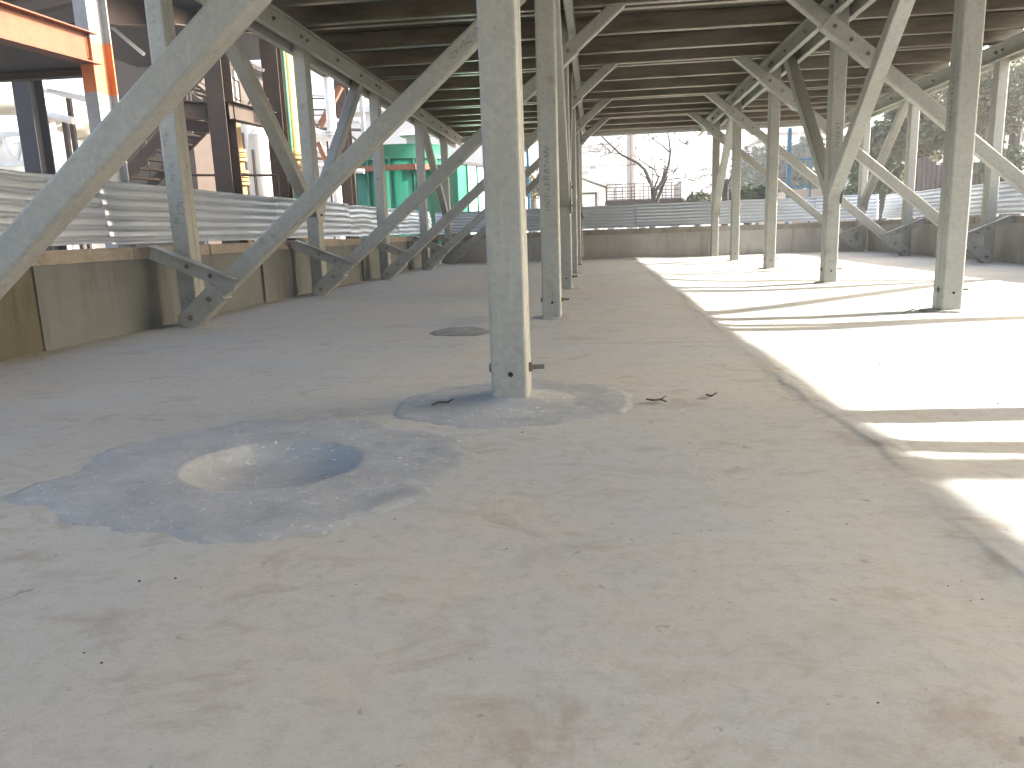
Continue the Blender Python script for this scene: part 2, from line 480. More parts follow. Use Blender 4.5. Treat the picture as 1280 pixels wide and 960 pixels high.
# ------------------------------------------------------------------ parapet walls and coping
def wall(name, label, segs, axis, face, outer, coping_z=(.50, .585), flip=1):
    """segs: (start, end, inward offset, material)"""
    root = empty(name, (0, 0, 0))
    for a, b, off, mt in segs:
        m = MB()
        z1 = coping_z[0]
        n = max(2, int((b-a)/.25))
        f0 = face+off*flip
        if axis == 'y':
            m.box((min(f0, outer), a, -.2), (max(f0, outer), b, z1))
        else:
            m.box((a, min(f0, outer), -.2), (b, max(f0, outer), z1))
        m.build('wall_panel', M[mt], root)
    a0, b0 = segs[0][0], segs[-1][1]
    n = int((b0-a0)/1.1)+1
    for i in range(n):
        a = a0+(b0-a0)*i/n; b = a0+(b0-a0)*(i+1)/n-.004
        m = MB(); dz = random.uniform(-.006, .004); j = random.uniform(.02, .04)*flip
        if axis == 'y':
            m.box((min(face+j, outer), a, coping_z[0]), (max(face+j, outer), b, coping_z[1]+dz))
        else:
            m.box((a, min(face+j, outer), coping_z[0]), (b, max(face+j, outer), coping_z[1]+dz))
        m.build('coping_stone', M['coping'], root)
    return tag(root, label, 'parapet wall')
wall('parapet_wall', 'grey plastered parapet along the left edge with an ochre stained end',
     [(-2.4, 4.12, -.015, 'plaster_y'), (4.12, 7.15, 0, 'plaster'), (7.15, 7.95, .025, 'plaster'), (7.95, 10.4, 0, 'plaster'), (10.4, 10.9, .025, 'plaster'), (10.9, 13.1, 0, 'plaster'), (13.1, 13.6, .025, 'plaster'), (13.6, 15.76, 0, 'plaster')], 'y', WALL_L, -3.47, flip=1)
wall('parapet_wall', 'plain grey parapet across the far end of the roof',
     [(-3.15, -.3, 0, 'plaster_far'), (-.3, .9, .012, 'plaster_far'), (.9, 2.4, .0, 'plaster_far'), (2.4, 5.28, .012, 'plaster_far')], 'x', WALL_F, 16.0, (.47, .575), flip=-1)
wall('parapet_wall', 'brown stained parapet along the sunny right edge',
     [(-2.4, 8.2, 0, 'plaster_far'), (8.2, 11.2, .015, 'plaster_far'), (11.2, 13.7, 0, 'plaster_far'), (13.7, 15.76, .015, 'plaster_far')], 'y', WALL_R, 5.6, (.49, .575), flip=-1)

# ------------------------------------------------------------------ corrugated sheets above the parapets
def sheet(p0, p1, z0, z1, label, group, seed, dent=0.0, nw=6, lift=(0, 0), lean=.05):
    p0 = Vector((*p0, 0)); p1 = Vector((*p1, 0))
    L = (p1-p0).length; d = (p1-p0)/L; nrm = Vector((-d.y, d.x, 0))*(1 if seed < 30 else -1)
    NU = 40; NP = nw*14
    V = []; Fc = []
    for i in range(NU+1):
        t = i/NU
        for j in range(NP+1):
            s_ = j/NP
            ph = s_*nw*2*PI
            fr = (s_*nw) % 1.0; amp = .015*math.exp(-((fr-.5)/.15)**2)-.005
            wob = .0025*noise.noise(Vector((t*L*1.3, s_*1.2, seed)))+dent*noise.noise(Vector((t*L*2.2, s_*2.4, seed+20)))
            zz = z0+(z1-z0)*s_+(lift[0]*(1-t)+lift[1]*t)+.006*noise.noise(Vector((t*L*2, 0, seed+5)))*(1+.5*s_)
            zz += dent*.5*noise.noise(Vector((t*L*2.5, s_, seed+31)))
            p = p0+d*(t*L)+nrm*(amp+wob+lean*s_)
            V.append((p.x, p.y, zz))
    for i in range(NU):
        for j in range(NP):
            a = i*(NP+1)+j
            Fc.append((a, a+1, a+NP+2, a+NP+1))
    b = MB(); b.add(V, Fc)
    o = b.build('corrugated_sheet', M['zinc'], smooth=True)
    md = o.modifiers.new('thickness', 'SOLIDIFY'); md.thickness = .0012
    return tag(o, label, 'metal sheet', group)
LS = [(.3, 2.9), (2.75, 5.25), (5.1, 8.15), (8.0, 10.6), (10.45, 13.3), (13.15, 15.95)]
LN = ['nearest the camera, cut by the left picture edge', 'behind the thick near diagonal brace', 'behind the left post with handwriting', 'creased, in front of the rusty columns', 'warped, in front of the green tank', 'at the far end of the row']
for i, (a, b) in enumerate(LS):
    if i == 0: continue
    off = .004*(i % 2)
    sheet((-3.37-off, a), (-3.37-off, b), .607+.006*(i % 2), 1.05+.008*(i % 2), 'corrugated zinc sheet on the left parapet, '+LN[i], 'corrugated sheets fencing the roof', i, .0 if i < 3 else (.012 if i == 3 else .022))
FS = [(-3.3, -1.0), (-1.15, .95), (.8, 2.75), (2.6, 4.4), (4.3, 5.5)]
FN = ['behind the left diagonal braces', 'just right of the row of central posts', 'below the bare tree', 'below the palms', 'in the far right corner']
for i, (a, b) in enumerate(FS):
    sheet((a, 15.93+.004*(i % 2)), (b, 15.93+.004*(i % 2)), .605+.004*(i % 2), 1.045+.006*i, 'corrugated zinc sheet on the far parapet, '+FN[i], 'corrugated sheets fencing the roof', 20+i, .004, 7, (-.01, .0) if i < 2 else (0, 0))
RS = [(-2.2, 1.6), (1.45, 5.0), (4.85, 8.1), (7.95, 10.7), (10.55, 13.2), (13.05, 15.9)]
RN = ['', '', '', 'cut by the right picture edge', 'below the dark brown wall', 'reaching the far corner']
for i, (a, b) in enumerate(RS):
    if i < 3:
        lab = ['corrugated zinc sheet on the right parapet, outside the right picture edge at the near end', 'corrugated zinc sheet on the right parapet, outside the picture beside the nearest frame', 'corrugated zinc sheet on the right parapet, just outside the right picture edge'][i]
    else: lab = 'corrugated zinc sheet on the right parapet, '+RN[i]
    sheet((5.56+.004*(i % 2), a), (5.56+.004*(i % 2), b), .605, 1.045+.006*(i % 2), lab, 'corrugated sheets fencing the roof', 40+i, .006 if i < 5 else .02, 7)
def stake(x, y, dx, dy, label):
    m = MB(); m.bar((x, y, .3), (x, y, 1.0), .03, .004, (dx, dy, 0)); m.bar((x+dx*.013, y+dy*.013, .3), (x+dx*.013, y+dy*.013, 1.0), .004, .026, (dx, dy, 0))
    tag(m.build('sheet_stake', M['galv']), label, 'stake', 'thin stakes behind the corrugated sheets')
ORD = ('first', 'second', 'third', 'fourth', 'fifth', 'sixth')
for k, y in enumerate((4.3, 6.7, 9.3, 11.9, 14.4)):
    stake(-3.495, y, -1, 0, 'thin stake behind the left corrugated sheets, %s from the camera' % ORD[k])
for k, x in enumerate((-2, 0, 2, 3.6, 4.9)):
    stake(x, 16.02, 0, 1, 'thin stake behind the far corrugated sheets, %s from the left' % ORD[k])
for k, y in enumerate((0, 3, 6.5, 9.4, 12, 14.5)):
    stake(5.62, y, 1, 0, 'thin stake behind the right corrugated sheets, %s from the camera' % ORD[k])

# ------------------------------------------------------------------ steel canopy
canopy = empty('steel_canopy', (1.0, 9.0, 0))
tag(canopy, 'galvanised steel canopy frame on four rows of posts over the roof', 'canopy')
OFF = Vector((1.0, 9.0, 0))
def part(mb, name, mat='galv', parent=None, smooth=None):
    """world-space geometry as a part (parent=canopy) or a sub-part"""
    base = OFF
    mb.v = [tuple(Vector(v)-base) for v in mb.v]
    return mb.build(name, M[mat], parent or canopy, smooth)
def subpart(mb, name, par, mat='galv', smooth=None):
    return part(mb, name, mat, par, smooth)

def hexbolt_mesh():
    m = MB()
    m.tube([(0, 0, 0), (0, -.003, 0)], .017, 14)
    m.tube([(0, -.003, 0), (0, -.014, 0)], .012, 6)
    m.tube([(0, -.014, 0), (0, -.022, 0)], .006, 8)
    me = bpy.data.meshes.new('bolt'); me.from_pydata(m.v, [], m.f); me.materials.append(M['bolt'])
    return me
BOLT = hexbolt_mesh()
def bolt(par, p, rot=(0, 0, 0), sc=1.0):
    o = link('bolt', BOLT, None, par, Vector(p)-OFF)
    o.rotation_euler = rot; o.scale = (sc, sc, sc)
    return o

PW, PD = .13, .15
def post(x, y, i, row):
    m = MB()
    m.prism(rrect(PW, PD, .014, 3, (.004, .003)), (x, y, -.05), (x, y, 2.655), (0, 1, 0))
    o = part(m, 'post')
    h_ = MB(); h_.tube([(x+.005, y-PD/2+.002, .11), (x+.005, y-PD/2-.0012, .11)], .009, 12)  # dark disc stands in for the shade inside a hole
    if i <= 4: subpart(h_, 'bolt_hole', o, 'hole_shade')
    if row in (1, 2) and i <= 4:
        s_ = MB()
        s_.tube([(x+PW/2-.01, y-.01, .125), (x+PW/2+.055, y-.01, .125)], .008, 10)
        s_.tube([(x+PW/2, y-.01, .125), (x+PW/2+.012, y-.01, .125)], .018, 6)
        subpart(s_, 'anchor_stud', o, 'bolt')
        s_ = MB(); s_.tube([(x-PW/2+.001, y-.01, .125), (x-PW/2-.012, y-.01, .125)], .018, 6)
        subpart(s_, 'anchor_nut', o, 'bolt')
    return o
POST = {}
for r_, x in enumerate(ROWS):
    for i, y in enumerate(FY):
        POST[r_, i] = post(x, y, i, r_)
for x in (XL, XM, XR): post(x, .03, 9, 9)           # frame beside and behind the camera
for x in ROWS: post(x, -2.62, 9, 9)

# long diagonal braces: foot at outer post, past inner post, up to the frame beam
BW, BH = .105, .122            # along Y, in-plane
def brace(foot, top, y, i, side):
    yb = y-PD/2-BW/2-.004
    if i == 0 and side < 0: yb = y+PD/2+BW/2+.004        # the nearest one is bolted behind its posts
    a = Vector((foot, yb, .03)); b = Vector((top, yb, 2.70))
    d = (b-a).normalized()
    m = MB()
    n = d.cross(Vector((0, 1, 0))); n = n if n.z > 0 else -n
    # shallow lengthwise rib in the web, as on a cold-rolled channel
    m.prism(rrect(BW, BH, .016, 3), a-d*.02, b, n)
    o = part(m, 'brace')
    # box sleeve at the foot
    s_ = MB(); s_.prism(rrect(BW+.022, BH+.03, .012, 2), a+d*.0, a+d*.36, n)
    q = subpart(s_, 'foot_sleeve', o)
    for t in (.07, .27):
        p = a+d*t; bolt(o, (p.x, yb-BW/2-.0115, p.z), (0, 0, 0), 1.2)
    # splice sleeve where it crosses the inner post
    inner = XC if side < 0 else XM
    tc = (inner-a.x)/d.x
    lo, hi = (tc-.17, tc+.16) if side < 0 else (tc-.36, tc+.22)
    s2 = MB(); s2.prism(rrect(BW+.022, BH+.028, .012, 2), a+d*lo, a+d*hi, n)
    subpart(s2, 'splice_sleeve', o)
    for t in ((lo+.06, hi-.07) if side < 0 else (lo+.09, (lo+hi)/2, hi-.09)):
        p = a+d*t; bolt(o, (p.x, yb-BW/2-.0115, p.z), (0, 0, 0), 1.2)
    # angle iron tying post and brace back to the parapet
    wx = WALL_L+.14 if side < 0 else WALL_R-.10
    t0 = Vector((wx-.02*side*-1, yb-BW/2-.012, .585)); tend = a+d*.56
    t1 = Vector((tend.x, t0.y, tend.z-.05))
    e = (t1-t0).normalized()
    k = MB()
    k.prism([(0, 0), (.006, 0), (.006, -.094), (0, -.094)], t0, t1, (0, 0, 1))
    k.prism([(-.05, .0), (.05, .0), (.05, .006), (-.05, .006)], t0, t1, (0, 0, 1))
    subpart(k, 'tie_angle', o)
    for t in (.40, .68 if side < 0 else .6):
        p = t0+(t1-t0)*t; bolt(o, (p.x, t0.y-.006, p.z-.05))
    return o
BR = {}
for i, y in enumerate(FY):
    BR[-1, i] = brace(XL+.02, .27, y, i, -1)
    BR[1, i] = brace(XR-.02, 1.80, y, i, 1)
for y in (.03, -2.62):
    brace(XL+.02, .27, y, 9, -1); brace(XR-.02, 1.80, y, 9, 1)

# V struts in the rows, at every third frame
def strut(x, ya, za, yb, zb, xo=0):
    a = Vector((x+xo, ya, za)); b = Vector((x+xo, yb, zb))
    m = MB()
    d = (b-a).normalized(); n = Vector((1, 0, 0)).cross(d); n = n if n.z > 0 else -n
    m.prism(rrect(.12, .115, .012, 3, (.003, .0025)), a, b, n)
    return part(m, 'strut')
for x in ROWS:
    for i in (2, 5):
        y = FY[i]
        strut(x, y-.03, .86, y-1.95, 2.52)
        if i == 2: strut(x, y+.03, .86, y+1.95, 2.52)
        g_ = MB()
        g_.prism([(-.20, 0), (-.085, -.26), (.085, -.26), (.20, 0), (.16, .05), (-.16, .05)], (x+PW/2+.002, y, 1.02), (x+PW/2+.008, y, 1.02), (0, 0, 1))
        q = part(g_, 'gusset_plate')
        for dy, dz in ((-.1, -.0), (.1, 0), (0, -.18)):
            bolt(q, (x+PW/2+.008, y+dy, 1.02+dz), (0, 0, PI/2))

# row beams: pairs of channels either side of the posts
def row_beam(x):
    for s_ in (-1, 1):
        m = MB()
        pr = [(u*s_, v) for u, v in cprof(.20, .062, .004, .016)]
        if s_ < 0: pr = pr[::-1]
        xx = x+s_*(PW/2+.003)
        m.prism(pr, (xx, -3.6, 2.553), (xx, 17.25, 2.553), (0, 0, 1))
        o = part(m, 'row_beam')
        for k, yy in enumerate(PURL):
            bolt(o, (xx+s_*.005, yy+.05, 2.57), (0, 0, PI/2*s_), 1.25)
PURL = []
FYX = (-2.62, .03)+FY
for i in range(8):
    y0 = FYX[i]
    y1 = FYX[i+1] if i < 7 else 17.9
    PURL += [y0-.21, y0-.05]
    for k in (1, 2):
        yy = y0+(y1-y0)*k/3
        if yy < 17.2: PURL.append(yy)
PURL += [-3.5, 17.2]
for x in ROWS: row_beam(x)
X0, X1 = -3.30, 5.16
for yy in PURL:
    m = MB()
    double = any(abs(yy-(f_-.21)) < .001 for f_ in FYX)
    pr = cprof(.18, .062, .004, .018)
    if double: pr = [(-u, v) for u, v in pr][::-1]
    # prism along +X with up z: u = d x up = -Y, so +u points to the camera
    if not double: pr = [(-u, v) for u, v in pr][::-1]
    m.prism(pr, (X0, yy, 2.748), (X1, yy, 2.748), (0, 0, 1))
    part(m, 'purlin', 'purlin')
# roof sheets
PY = [-3.6]+[a for a in lines([(-2.7, 16.5, .96)])]+[17.35]  # stretch behind the camera, added to keep sky light off the near floor
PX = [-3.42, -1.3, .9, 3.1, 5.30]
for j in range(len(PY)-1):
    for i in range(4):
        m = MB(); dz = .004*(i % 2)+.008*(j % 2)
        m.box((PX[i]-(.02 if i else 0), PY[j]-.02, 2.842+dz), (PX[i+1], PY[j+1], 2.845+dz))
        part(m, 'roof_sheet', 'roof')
# half-round gutter at the far end
m = MB(); pr = []
for k in range(13):
    a = PI+PI*k/12; pr.append((.15*math.cos(a), .13*math.sin(a)))
for k in range(12, -1, -1):
    a = PI+PI*k/12; pr.append((.146*math.cos(a), .126*math.sin(a)))
m.prism(pr, (-3.4, 17.45, 2.70), (5.25, 17.45, 2.70), (0, 0, 1))
part(m, 'gutter', 'greypaint', smooth=True)

# marker writing on the steel
def writing(text, size, p, ux, uy, par, shear=.2, sx=.75):
    cu = bpy.data.curves.new('writing', 'FONT')
    cu.body = text; cu.size = size; cu.shear = shear; cu.resolution_u = 2
    cu.offset = -size*.02
    t = bpy.data.objects.new('tmp', cu); COL.objects.link(t)
    me = bpy.data.meshes.new_from_object(t.evaluated_get(bpy.context.evaluated_depsgraph_get()))
    bpy.data.objects.remove(t)
    ux = Vector(ux).normalized(); uy = Vector(uy).normalized(); nz = ux.cross(uy)
    for k, v in enumerate(me.vertices):
        jx = .10*size*noise.noise(Vector((v.co.x*30, v.co.y*30, size)))
        q = Vector(p)-OFF + ux*(v.co.x*sx+jx) + uy*(v.co.y+jx) + nz*.0015
        v.co = q
    me.materials.clear(); me.materials.append(M['ink'])
    return link('handwriting', me, None, par)
yf = FY[1]-PD/2
dn = (0, 0, -1); up_ = (0, 0, 1); rx = (1, 0, 0)
# left post of the second frame: reads downwards
writing('Tclua', .055, (XL-.045, yf, 1.36), dn, rx, POST[0, 1])
writing('30.1 Paw', .05, (XL-.02, yf, 1.16), dn, rx, POST[0, 1])
writing('YC-2', .065, (XL+.005, yf, .90), dn, rx, POST[0, 1])
writing('86', .06, (XL-.03, yf, .78), dn, rx, POST[0, 1])
writing('T2', .05, (XL-.0, yf, 1.50), dn, rx, POST[0, 1])
# second central post: reads upwards
writing('100Y LEB.RNAN', .052, (XC+.005, yf, .60+.11), up_, (-1, 0, 0), POST[1, 1], sx=1.2)
# diagonal brace of the second frame
d_ = Vector((.27-XL-.02, 0, 2.67)).normalized(); n_ = Vector((-d_.z, 0, d_.x))
pb = Vector((XL+.02, FY[1]-PD/2-BW-.004, .03))+d_*2.62-n_*.02
writing('CY+5C--7', .055, pb, d_, n_, BR[-1, 1], sx=1.1)
# right inner posts, on the side facing left
for i, t_ in ((1, 'SC17 LE RNAN'), (2, 'LE MAN')):
    if i == 1:
        writing(t_, .06, (XM-PW/2, FY[i]+.02, 1.55), dn, (0, -1, 0), POST[2, i], sx=1.0)
    else:
        writing(t_, .065, (XM-.02, FY[i]-PD/2, 1.52), dn, rx, POST[2, i], sx=1.0)

# ------------------------------------------------------------------ litter on the slab
def blob(name, p, s_, mat, label, group=None, cat='pebble'):
    m = MB()
    V = []; Fc = []
    n1, n2 = 5, 7
    for i in range(n1+1):
        th = PI*i/n1
        for k in range(n2):
            ph = 2*PI*k/n2
            r = s_*(1+.5*noise.noise(Vector((math.sin(th)*math.cos(ph)*2+p[0]*50, math.sin(th)*math.sin(ph)*2+p[1]*50, math.cos(th)))))
            V.append((p[0]+r*math.sin(th)*math.cos(ph)*1.3, p[1]+r*math.sin(th)*math.sin(ph), p[2]+r*math.cos(th)*.6+s_*.35))
    for i in range(n1):
        for k in range(n2):
            Fc.append((i*n2+k, i*n2+(k+1) % n2, (i+1)*n2+(k+1) % n2, (i+1)*n2+k))
    m.add(V, Fc)
    return tag(m.build(name, M[mat]), label, cat, group)
def place(px, py):
    if 520 < py < 676 and px < 600: return ['on the bowl patch, left of its hollow', 'inside the hollow of the bowl patch', 'on the bowl patch, right of its hollow'][(px > 225)+(px > 450)]
    if py > 676 and px < 640: return ['at the left picture edge in front of the bowl patch', 'left in the foreground below the bowl patch', 'in the foreground right below the bowl patch'][(px > 150)+(px > 240)]
    if px > 1000 and py < 520: return 'on the sunlit floor at right'
    if px > 1000: return 'at the lower right on the shaded floor'
    return 'on the floor just right of the nearest post' if px < 800 else 'on the floor between post patch and sunlight'
def on_floor(px, py):
    d = _f*FPX + RT*(px-640) - UP*(py-480)
    p = CAM-d*(CAM.z/d.z)
    p.z = floor_h(p.x, p.y)+bowl_d(p.x, p.y)
    return p
for px, py, mat_ in ((343, 571, 1), (211, 590, 1), (190, 642, 1), (322, 552, 1), (174, 724, 1), (219, 721, 1), (251, 733, 0), (445, 729, 0), (127, 828, 1), (105, 815, 1), (1097, 883, 1), (493, 646, 0),
                     (1058, 655, 0), (1213, 752, 0), (1228, 750, 0), (1185, 733, 0), (1100, 454, 0), (1248, 499, 0), (1175, 451, 0), (653, 541, 1), (738, 494, 1), (779, 506, 1), (697, 494, 1), (930, 560, 0), (985, 640, 0)):
    p = on_floor(px, py)
    d_ = math.hypot(p.x, p.y)
    blob('pebble', p, .0017*max(1.0, d_*.7)*random.uniform(.8, 1.3), 'twig' if mat_ else 'concrete',
         ('tiny dark crumb ' if mat_ else 'tiny grey mortar crumb ')+place(px, py), 'dark crumbs on the floor' if mat_ else 'mortar crumbs on the floor')
def twig(pts, label):
    m = MB(); P = [on_floor(*q) for q in pts]
    P = [p+Vector((0, 0, .008+.005*random.random())) for p in P]
    m.tube(P, [.003]+[.004]*(len(P)-2)+[.002], 6)
    e = P[-2]; m.tube([e, e+Vector((.02, .02, .008))], [.003, .0015], 5)
    tag(m.build('twig', M['twig']), label, 'twig')
twig([(540, 509), (548, 507), (560, 506), (566, 503)], 'thin dark twig on the cement patch left of the nearest post')
twig([(808, 504), (818, 506), (826, 504), (833, 508)], 'dark curled twig on the floor right of the nearest post')
twig([(883, 498), (889, 500), (896, 496)], 'short dark twig farther right of the nearest post')
twig([(1128, 390), (1140, 386), (1158, 388)], 'dark sliver standing for a mortar mound and its shadow at the foot of the sunlit right post')  # stick shape drawn for a small mortar mound and its shadow

exec_background = True
# ------------------------------------------------------------------ plant on the left
def ib(mb, a, b, h_, b_, up=(0, 0, 1)):
    return mb.prism(ibeam_prof(h_, b_), a, b, up)

def local(root, mb, name, mat, smooth=None):
    o0 = root.location
    mb.v = [tuple(Vector(v)-o0) for v in mb.v]
    return mb.build(name, M[mat], root, smooth)

GZ = -4.2
frame = empty('steel_pipe_rack', at(125, 200, 9.0).xy.to_3d()+Vector((0, 0, GZ)))
tag(frame, 'brown and orange steel pipe rack with I-section columns beyond the left parapet', 'steel frame')
def vcol(px, py, Y, top, mat, h_=.3, b_=.24, name='column', ang=(0, 1, 0)):
    p = at(px, py, Y); m = MB()
    ib(m, (p.x, p.y, GZ), (p.x, p.y, top), h_, b_, ang)
    return local(frame, m, name, mat), p
# near column in three paint coats
pc = at(122, 80, 9.0)
for z0, z1, mt in ((GZ, at(122, 118, 9).z, 'greypaint'), (at(122, 118, 9).z, at(124, 52, 9).z, 'orange'), (at(124, 52, 9).z, 6.5, 'greypaint')):
    m = MB(); ib(m, (pc.x, pc.y, z0), (pc.x, pc.y, z1), .30, .20, (.25, 1, 0)); o = local(frame, m, 'column', mt)
o['label'] = 'grey painted upper length of the nearest column'
m = MB(); ib(m, at(115, 62, 8.95), at(-60, 10, 6.6)+Vector((0, 0, .0)), .34, .19); local(frame, m, 'beam', 'orange_shaded')
m = MB(); m.box((-.006, -.09, -.11), (.006, .09, .11)); 
e0 = at(108, 60, 8.85)
ep = MB(); ep.prism([(-.05, -.12), (.05, -.12), (.05, .12), (-.05, .12)], e0+Vector((.0, 0, 0)), e0+Vector((.02, .01, 0))); local(frame, ep, 'end_plate', 'rust')
# deck and joists above
for k, (pa, pb_, Ya, Yb, mt) in enumerate((((-20, 20), (95, -8), 10.5, 10.5, 'brown'), ((-20, 45), (115, 40), 11.6, 11.6, 'brown'), ((-10, 60), (100, 62), 12.5, 12.5, 'brown'))):
    m = MB(); ib(m, at(*pa, Ya), at(*pb_, Yb), .24, .16); local(frame, m, 'joist', mt)
def at_z(px, py, z):
    d = _f*FPX + RT*(px-640) - UP*(py-480)
    return CAM+d*((z-CAM.z)/d.z)
zb_ = at(115, 80, 9.0).z
q4 = [at_z(114, 80, zb_), at_z(-70, 28, zb_), at_z(-70, 96, zb_), at_z(104, 86, zb_)]
m = MB(); m.add(q4+[q+Vector((0, 0, .06)) for q in q4], [(0, 1, 2, 3), (4, 7, 6, 5), (0, 4, 5, 1), (1, 5, 6, 2), (2, 6, 7, 3), (3, 7, 4, 0)]); local(frame, m, 'deck_plate', 'black')
m = MB(); ib(m, q4[2]+Vector((0, .05, -.02)), q4[3]+Vector((0, .05, -.02)), .12, .12); local(frame, m, 'joist', 'brown')
# far columns
for px, py, Y, mt, w_ in ((41, 150, 11.5, 'black', .32), (278, 150, 12.2, 'brown', .34), (345, 120, 14.2, 'brown', .36), (428, 130, 19.5, 'brown', .32)):
    o, p = vcol(px, py, Y, 6.5, mt, w_, w_*.85)
m = MB(); p = at(266, 200, 12.6); ib(m, (p.x-.1, p.y+.3, GZ), (p.x-.1, p.y+.3, at(266, 160, 12.6).z), .3, .3); local(frame, m, 'column', 'rust')
m = MB(); p = at(336, 200, 14.8); ib(m, (p.x, p.y, GZ), (p.x, p.y, at(336, 160, 14.8).z), .5, .4); local(frame, m, 'column', 'rust')
for pa, pb_, Ya, Yb, h_ in (((225, 137), (270, 140), 12.0, 12.2, .26), ((286, 138), (345, 152), 12.2, 14.2, .28), ((200, 12), (330, 30), 11.5, 14, .4), ((130, 8), (205, 12), 11, 12, .5), ((335, 40), (430, 100), 14.2, 19.5, .35), ((225, 155), (262, 160), 14, 14, .2)):
    m = MB(); ib(m, at(*pa, Ya), at(*pb_, Yb), h_, .2); local(frame, m, 'beam', 'brown')
m = MB(); a, b, c_, d_ = at(135, -5, 11), at(345, 5, 15), at(345, 62, 15), at(205, 25, 11.5)
m.box((b.x-3.2, 11.0, a.z+.05), (b.x+.15, 15.5, a.z+.12)); local(frame, m, 'deck_plate', 'black')
for pa, pb_, Y in (((300, 75), (330, 88), 14.0), ((315, 118), (335, 125), 14.0), ((135, 30), (180, 68), 12), ((60, 112), (110, 123), 11.8)):
    m = MB(); m.bar(at(*pa, Y), at(*pb_, Y), .05, .05); local(frame, m, 'strut', 'offwhite')

# stairs: two flights
def stairs(root, a, b, width, steps, ydir, mat='brown'):
    """a: foot, b: head (world); width vector ydir"""
    a = Vector(a); b = Vector(b); wv = Vector(ydir)*width
    for s_ in (0, 1):
        m = MB(); m.bar(a+wv*s_, b+wv*s_, .05, .22); local(root, m, 'stringer', mat)
        m = MB(); m.tube([a+wv*s_+Vector((0, 0, 1)), b+wv*s_+Vector((0, 0, 1))], .022, 6); m.tube([a+wv*s_+Vector((0, 0, .55)), b+wv*s_+Vector((0, 0, .55))], .018, 6)
        for k in range(5):
            q = a+wv*s_+(b-a)*(k/4); m.tube([q, q+Vector((0, 0, 1))], .02, 6)
        local(root, m, 'handrail', mat)
    dx = (b-a)/steps
    for k in range(steps):
        q = a+dx*(k+.5); hv = Vector((dx.x, dx.y, 0))*.5
        m = MB()
        m.add([q-hv-Vector((0, 0, .02)), q+hv-Vector((0, 0, .02)), q+hv+wv-Vector((0, 0, .02)), q-hv+wv-Vector((0, 0, .02)), q-hv+Vector((0, 0, .02)), q+hv+Vector((0, 0, .02)), q+hv+wv+Vector((0, 0, .02)), q-hv+wv+Vector((0, 0, .02))],
              [(0, 3, 2, 1), (4, 5, 6, 7), (0, 1, 5, 4), (1, 2, 6, 5), (2, 3, 7, 6), (3, 0, 4, 7)])
        local(root, m, 'tread', mat)
s1 = empty('steel_staircase', at(160, 230, 16).xy.to_3d()+Vector((0, 0, GZ)))
tag(s1, 'dark steel staircase rising right below the platform beyond the left sheets', 'staircase')
a = at(120, 260, 16); b = at(235, 135, 16); stairs(s1, a, b, 1.0, 11, (.15, 1, 0))
s2 = empty('steel_staircase', at(210, 130, 19).xy.to_3d()+Vector((0, 0, GZ)))
tag(s2, 'brown steel stair flight falling right under the upper deck, left', 'staircase')
a = at(275, 150, 18); b = at(120, 30, 18); stairs(s2, a, b, 1.0, 14, (.1, 1, 0))
for px in (140, 265):
    p = at(px, 120, 18.5); m = MB(); m.bar((p.x, p.y, GZ), (p.x, p.y, p.z+1), .15, .15, (0, 1, 0)); local(s2, m, 'support_leg', 'brown')
for px in (150, 228):
    p = at(px, 180, 16.5); m = MB(); m.bar((p.x, p.y, GZ), (p.x, p.y, p.z), .14, .14, (0, 1, 0)); local(s1, m, 'support_leg', 'brown')
# guard rail with white truss, far left
rl = empty('truss_railing', at(15, 200, 13).xy.to_3d()+Vector((0, 0, GZ)))
tag(rl, 'white latticed steel girder at the far left edge', 'girder')
za, zb = at(10, 168, 13), at(10, 205, 13)
m = MB(); m.bar((za.x-4, 13, za.z), (za.x+.55, 13, za.z), .07, .08); local(rl, m, 'chord', 'white')
m = MB(); m.bar((za.x-4, 13, zb.z), (za.x+.55, 13, zb.z), .07, .08); local(rl, m, 'chord', 'white')
for k in range(10):
    x_ = za.x+.5-k*.42
    m = MB(); m.bar((x_, 13, zb.z), (x_-.21, 13, za.z), .05, .05, (0, 1, 0)); local(rl, m, 'lattice_bar', 'white')
    m = MB(); m.bar((x_-.42, 13, zb.z), (x_-.21, 13, za.z), .05, .05, (0, 1, 0)); local(rl, m, 'lattice_bar', 'white')
for x_ in (za.x+.35, za.x-3.5):
    m = MB(); m.bar((x_, 13.0, GZ), (x_, 13.0, za.z+1.6), .16, .16, (0, 1, 0)); local(rl, m, 'leg', 'white')
# large duct
m = MB(); a = at(38, 118, 15); b = at(130, 170, 21); m.tube([a+Vector((-1.5, -1.2, 0)), a, a+(b-a)*.33, a+(b-a)*.66, b], [.42, .42, .42, .42, .42], 24)
for t in (.2, .55, .9):
    q = a+(b-a)*t; m.tube([q, q+(b-a).normalized()*.08], .46, 24)
dct = empty('large_duct', (a+b)/2*1.0); dct.location.z = GZ
tag(dct, 'thick pale grey round duct sloping behind the orange column', 'duct')
local(dct, m, 'pipe', 'cream')
for t in (.15, .85):
    q = a+(b-a)*t; mm = MB(); mm.bar((q.x, q.y, GZ), (q.x, q.y, q.z-.4), .2, .2, (0, 1, 0)); local(dct, mm, 'support_leg', 'concrete')
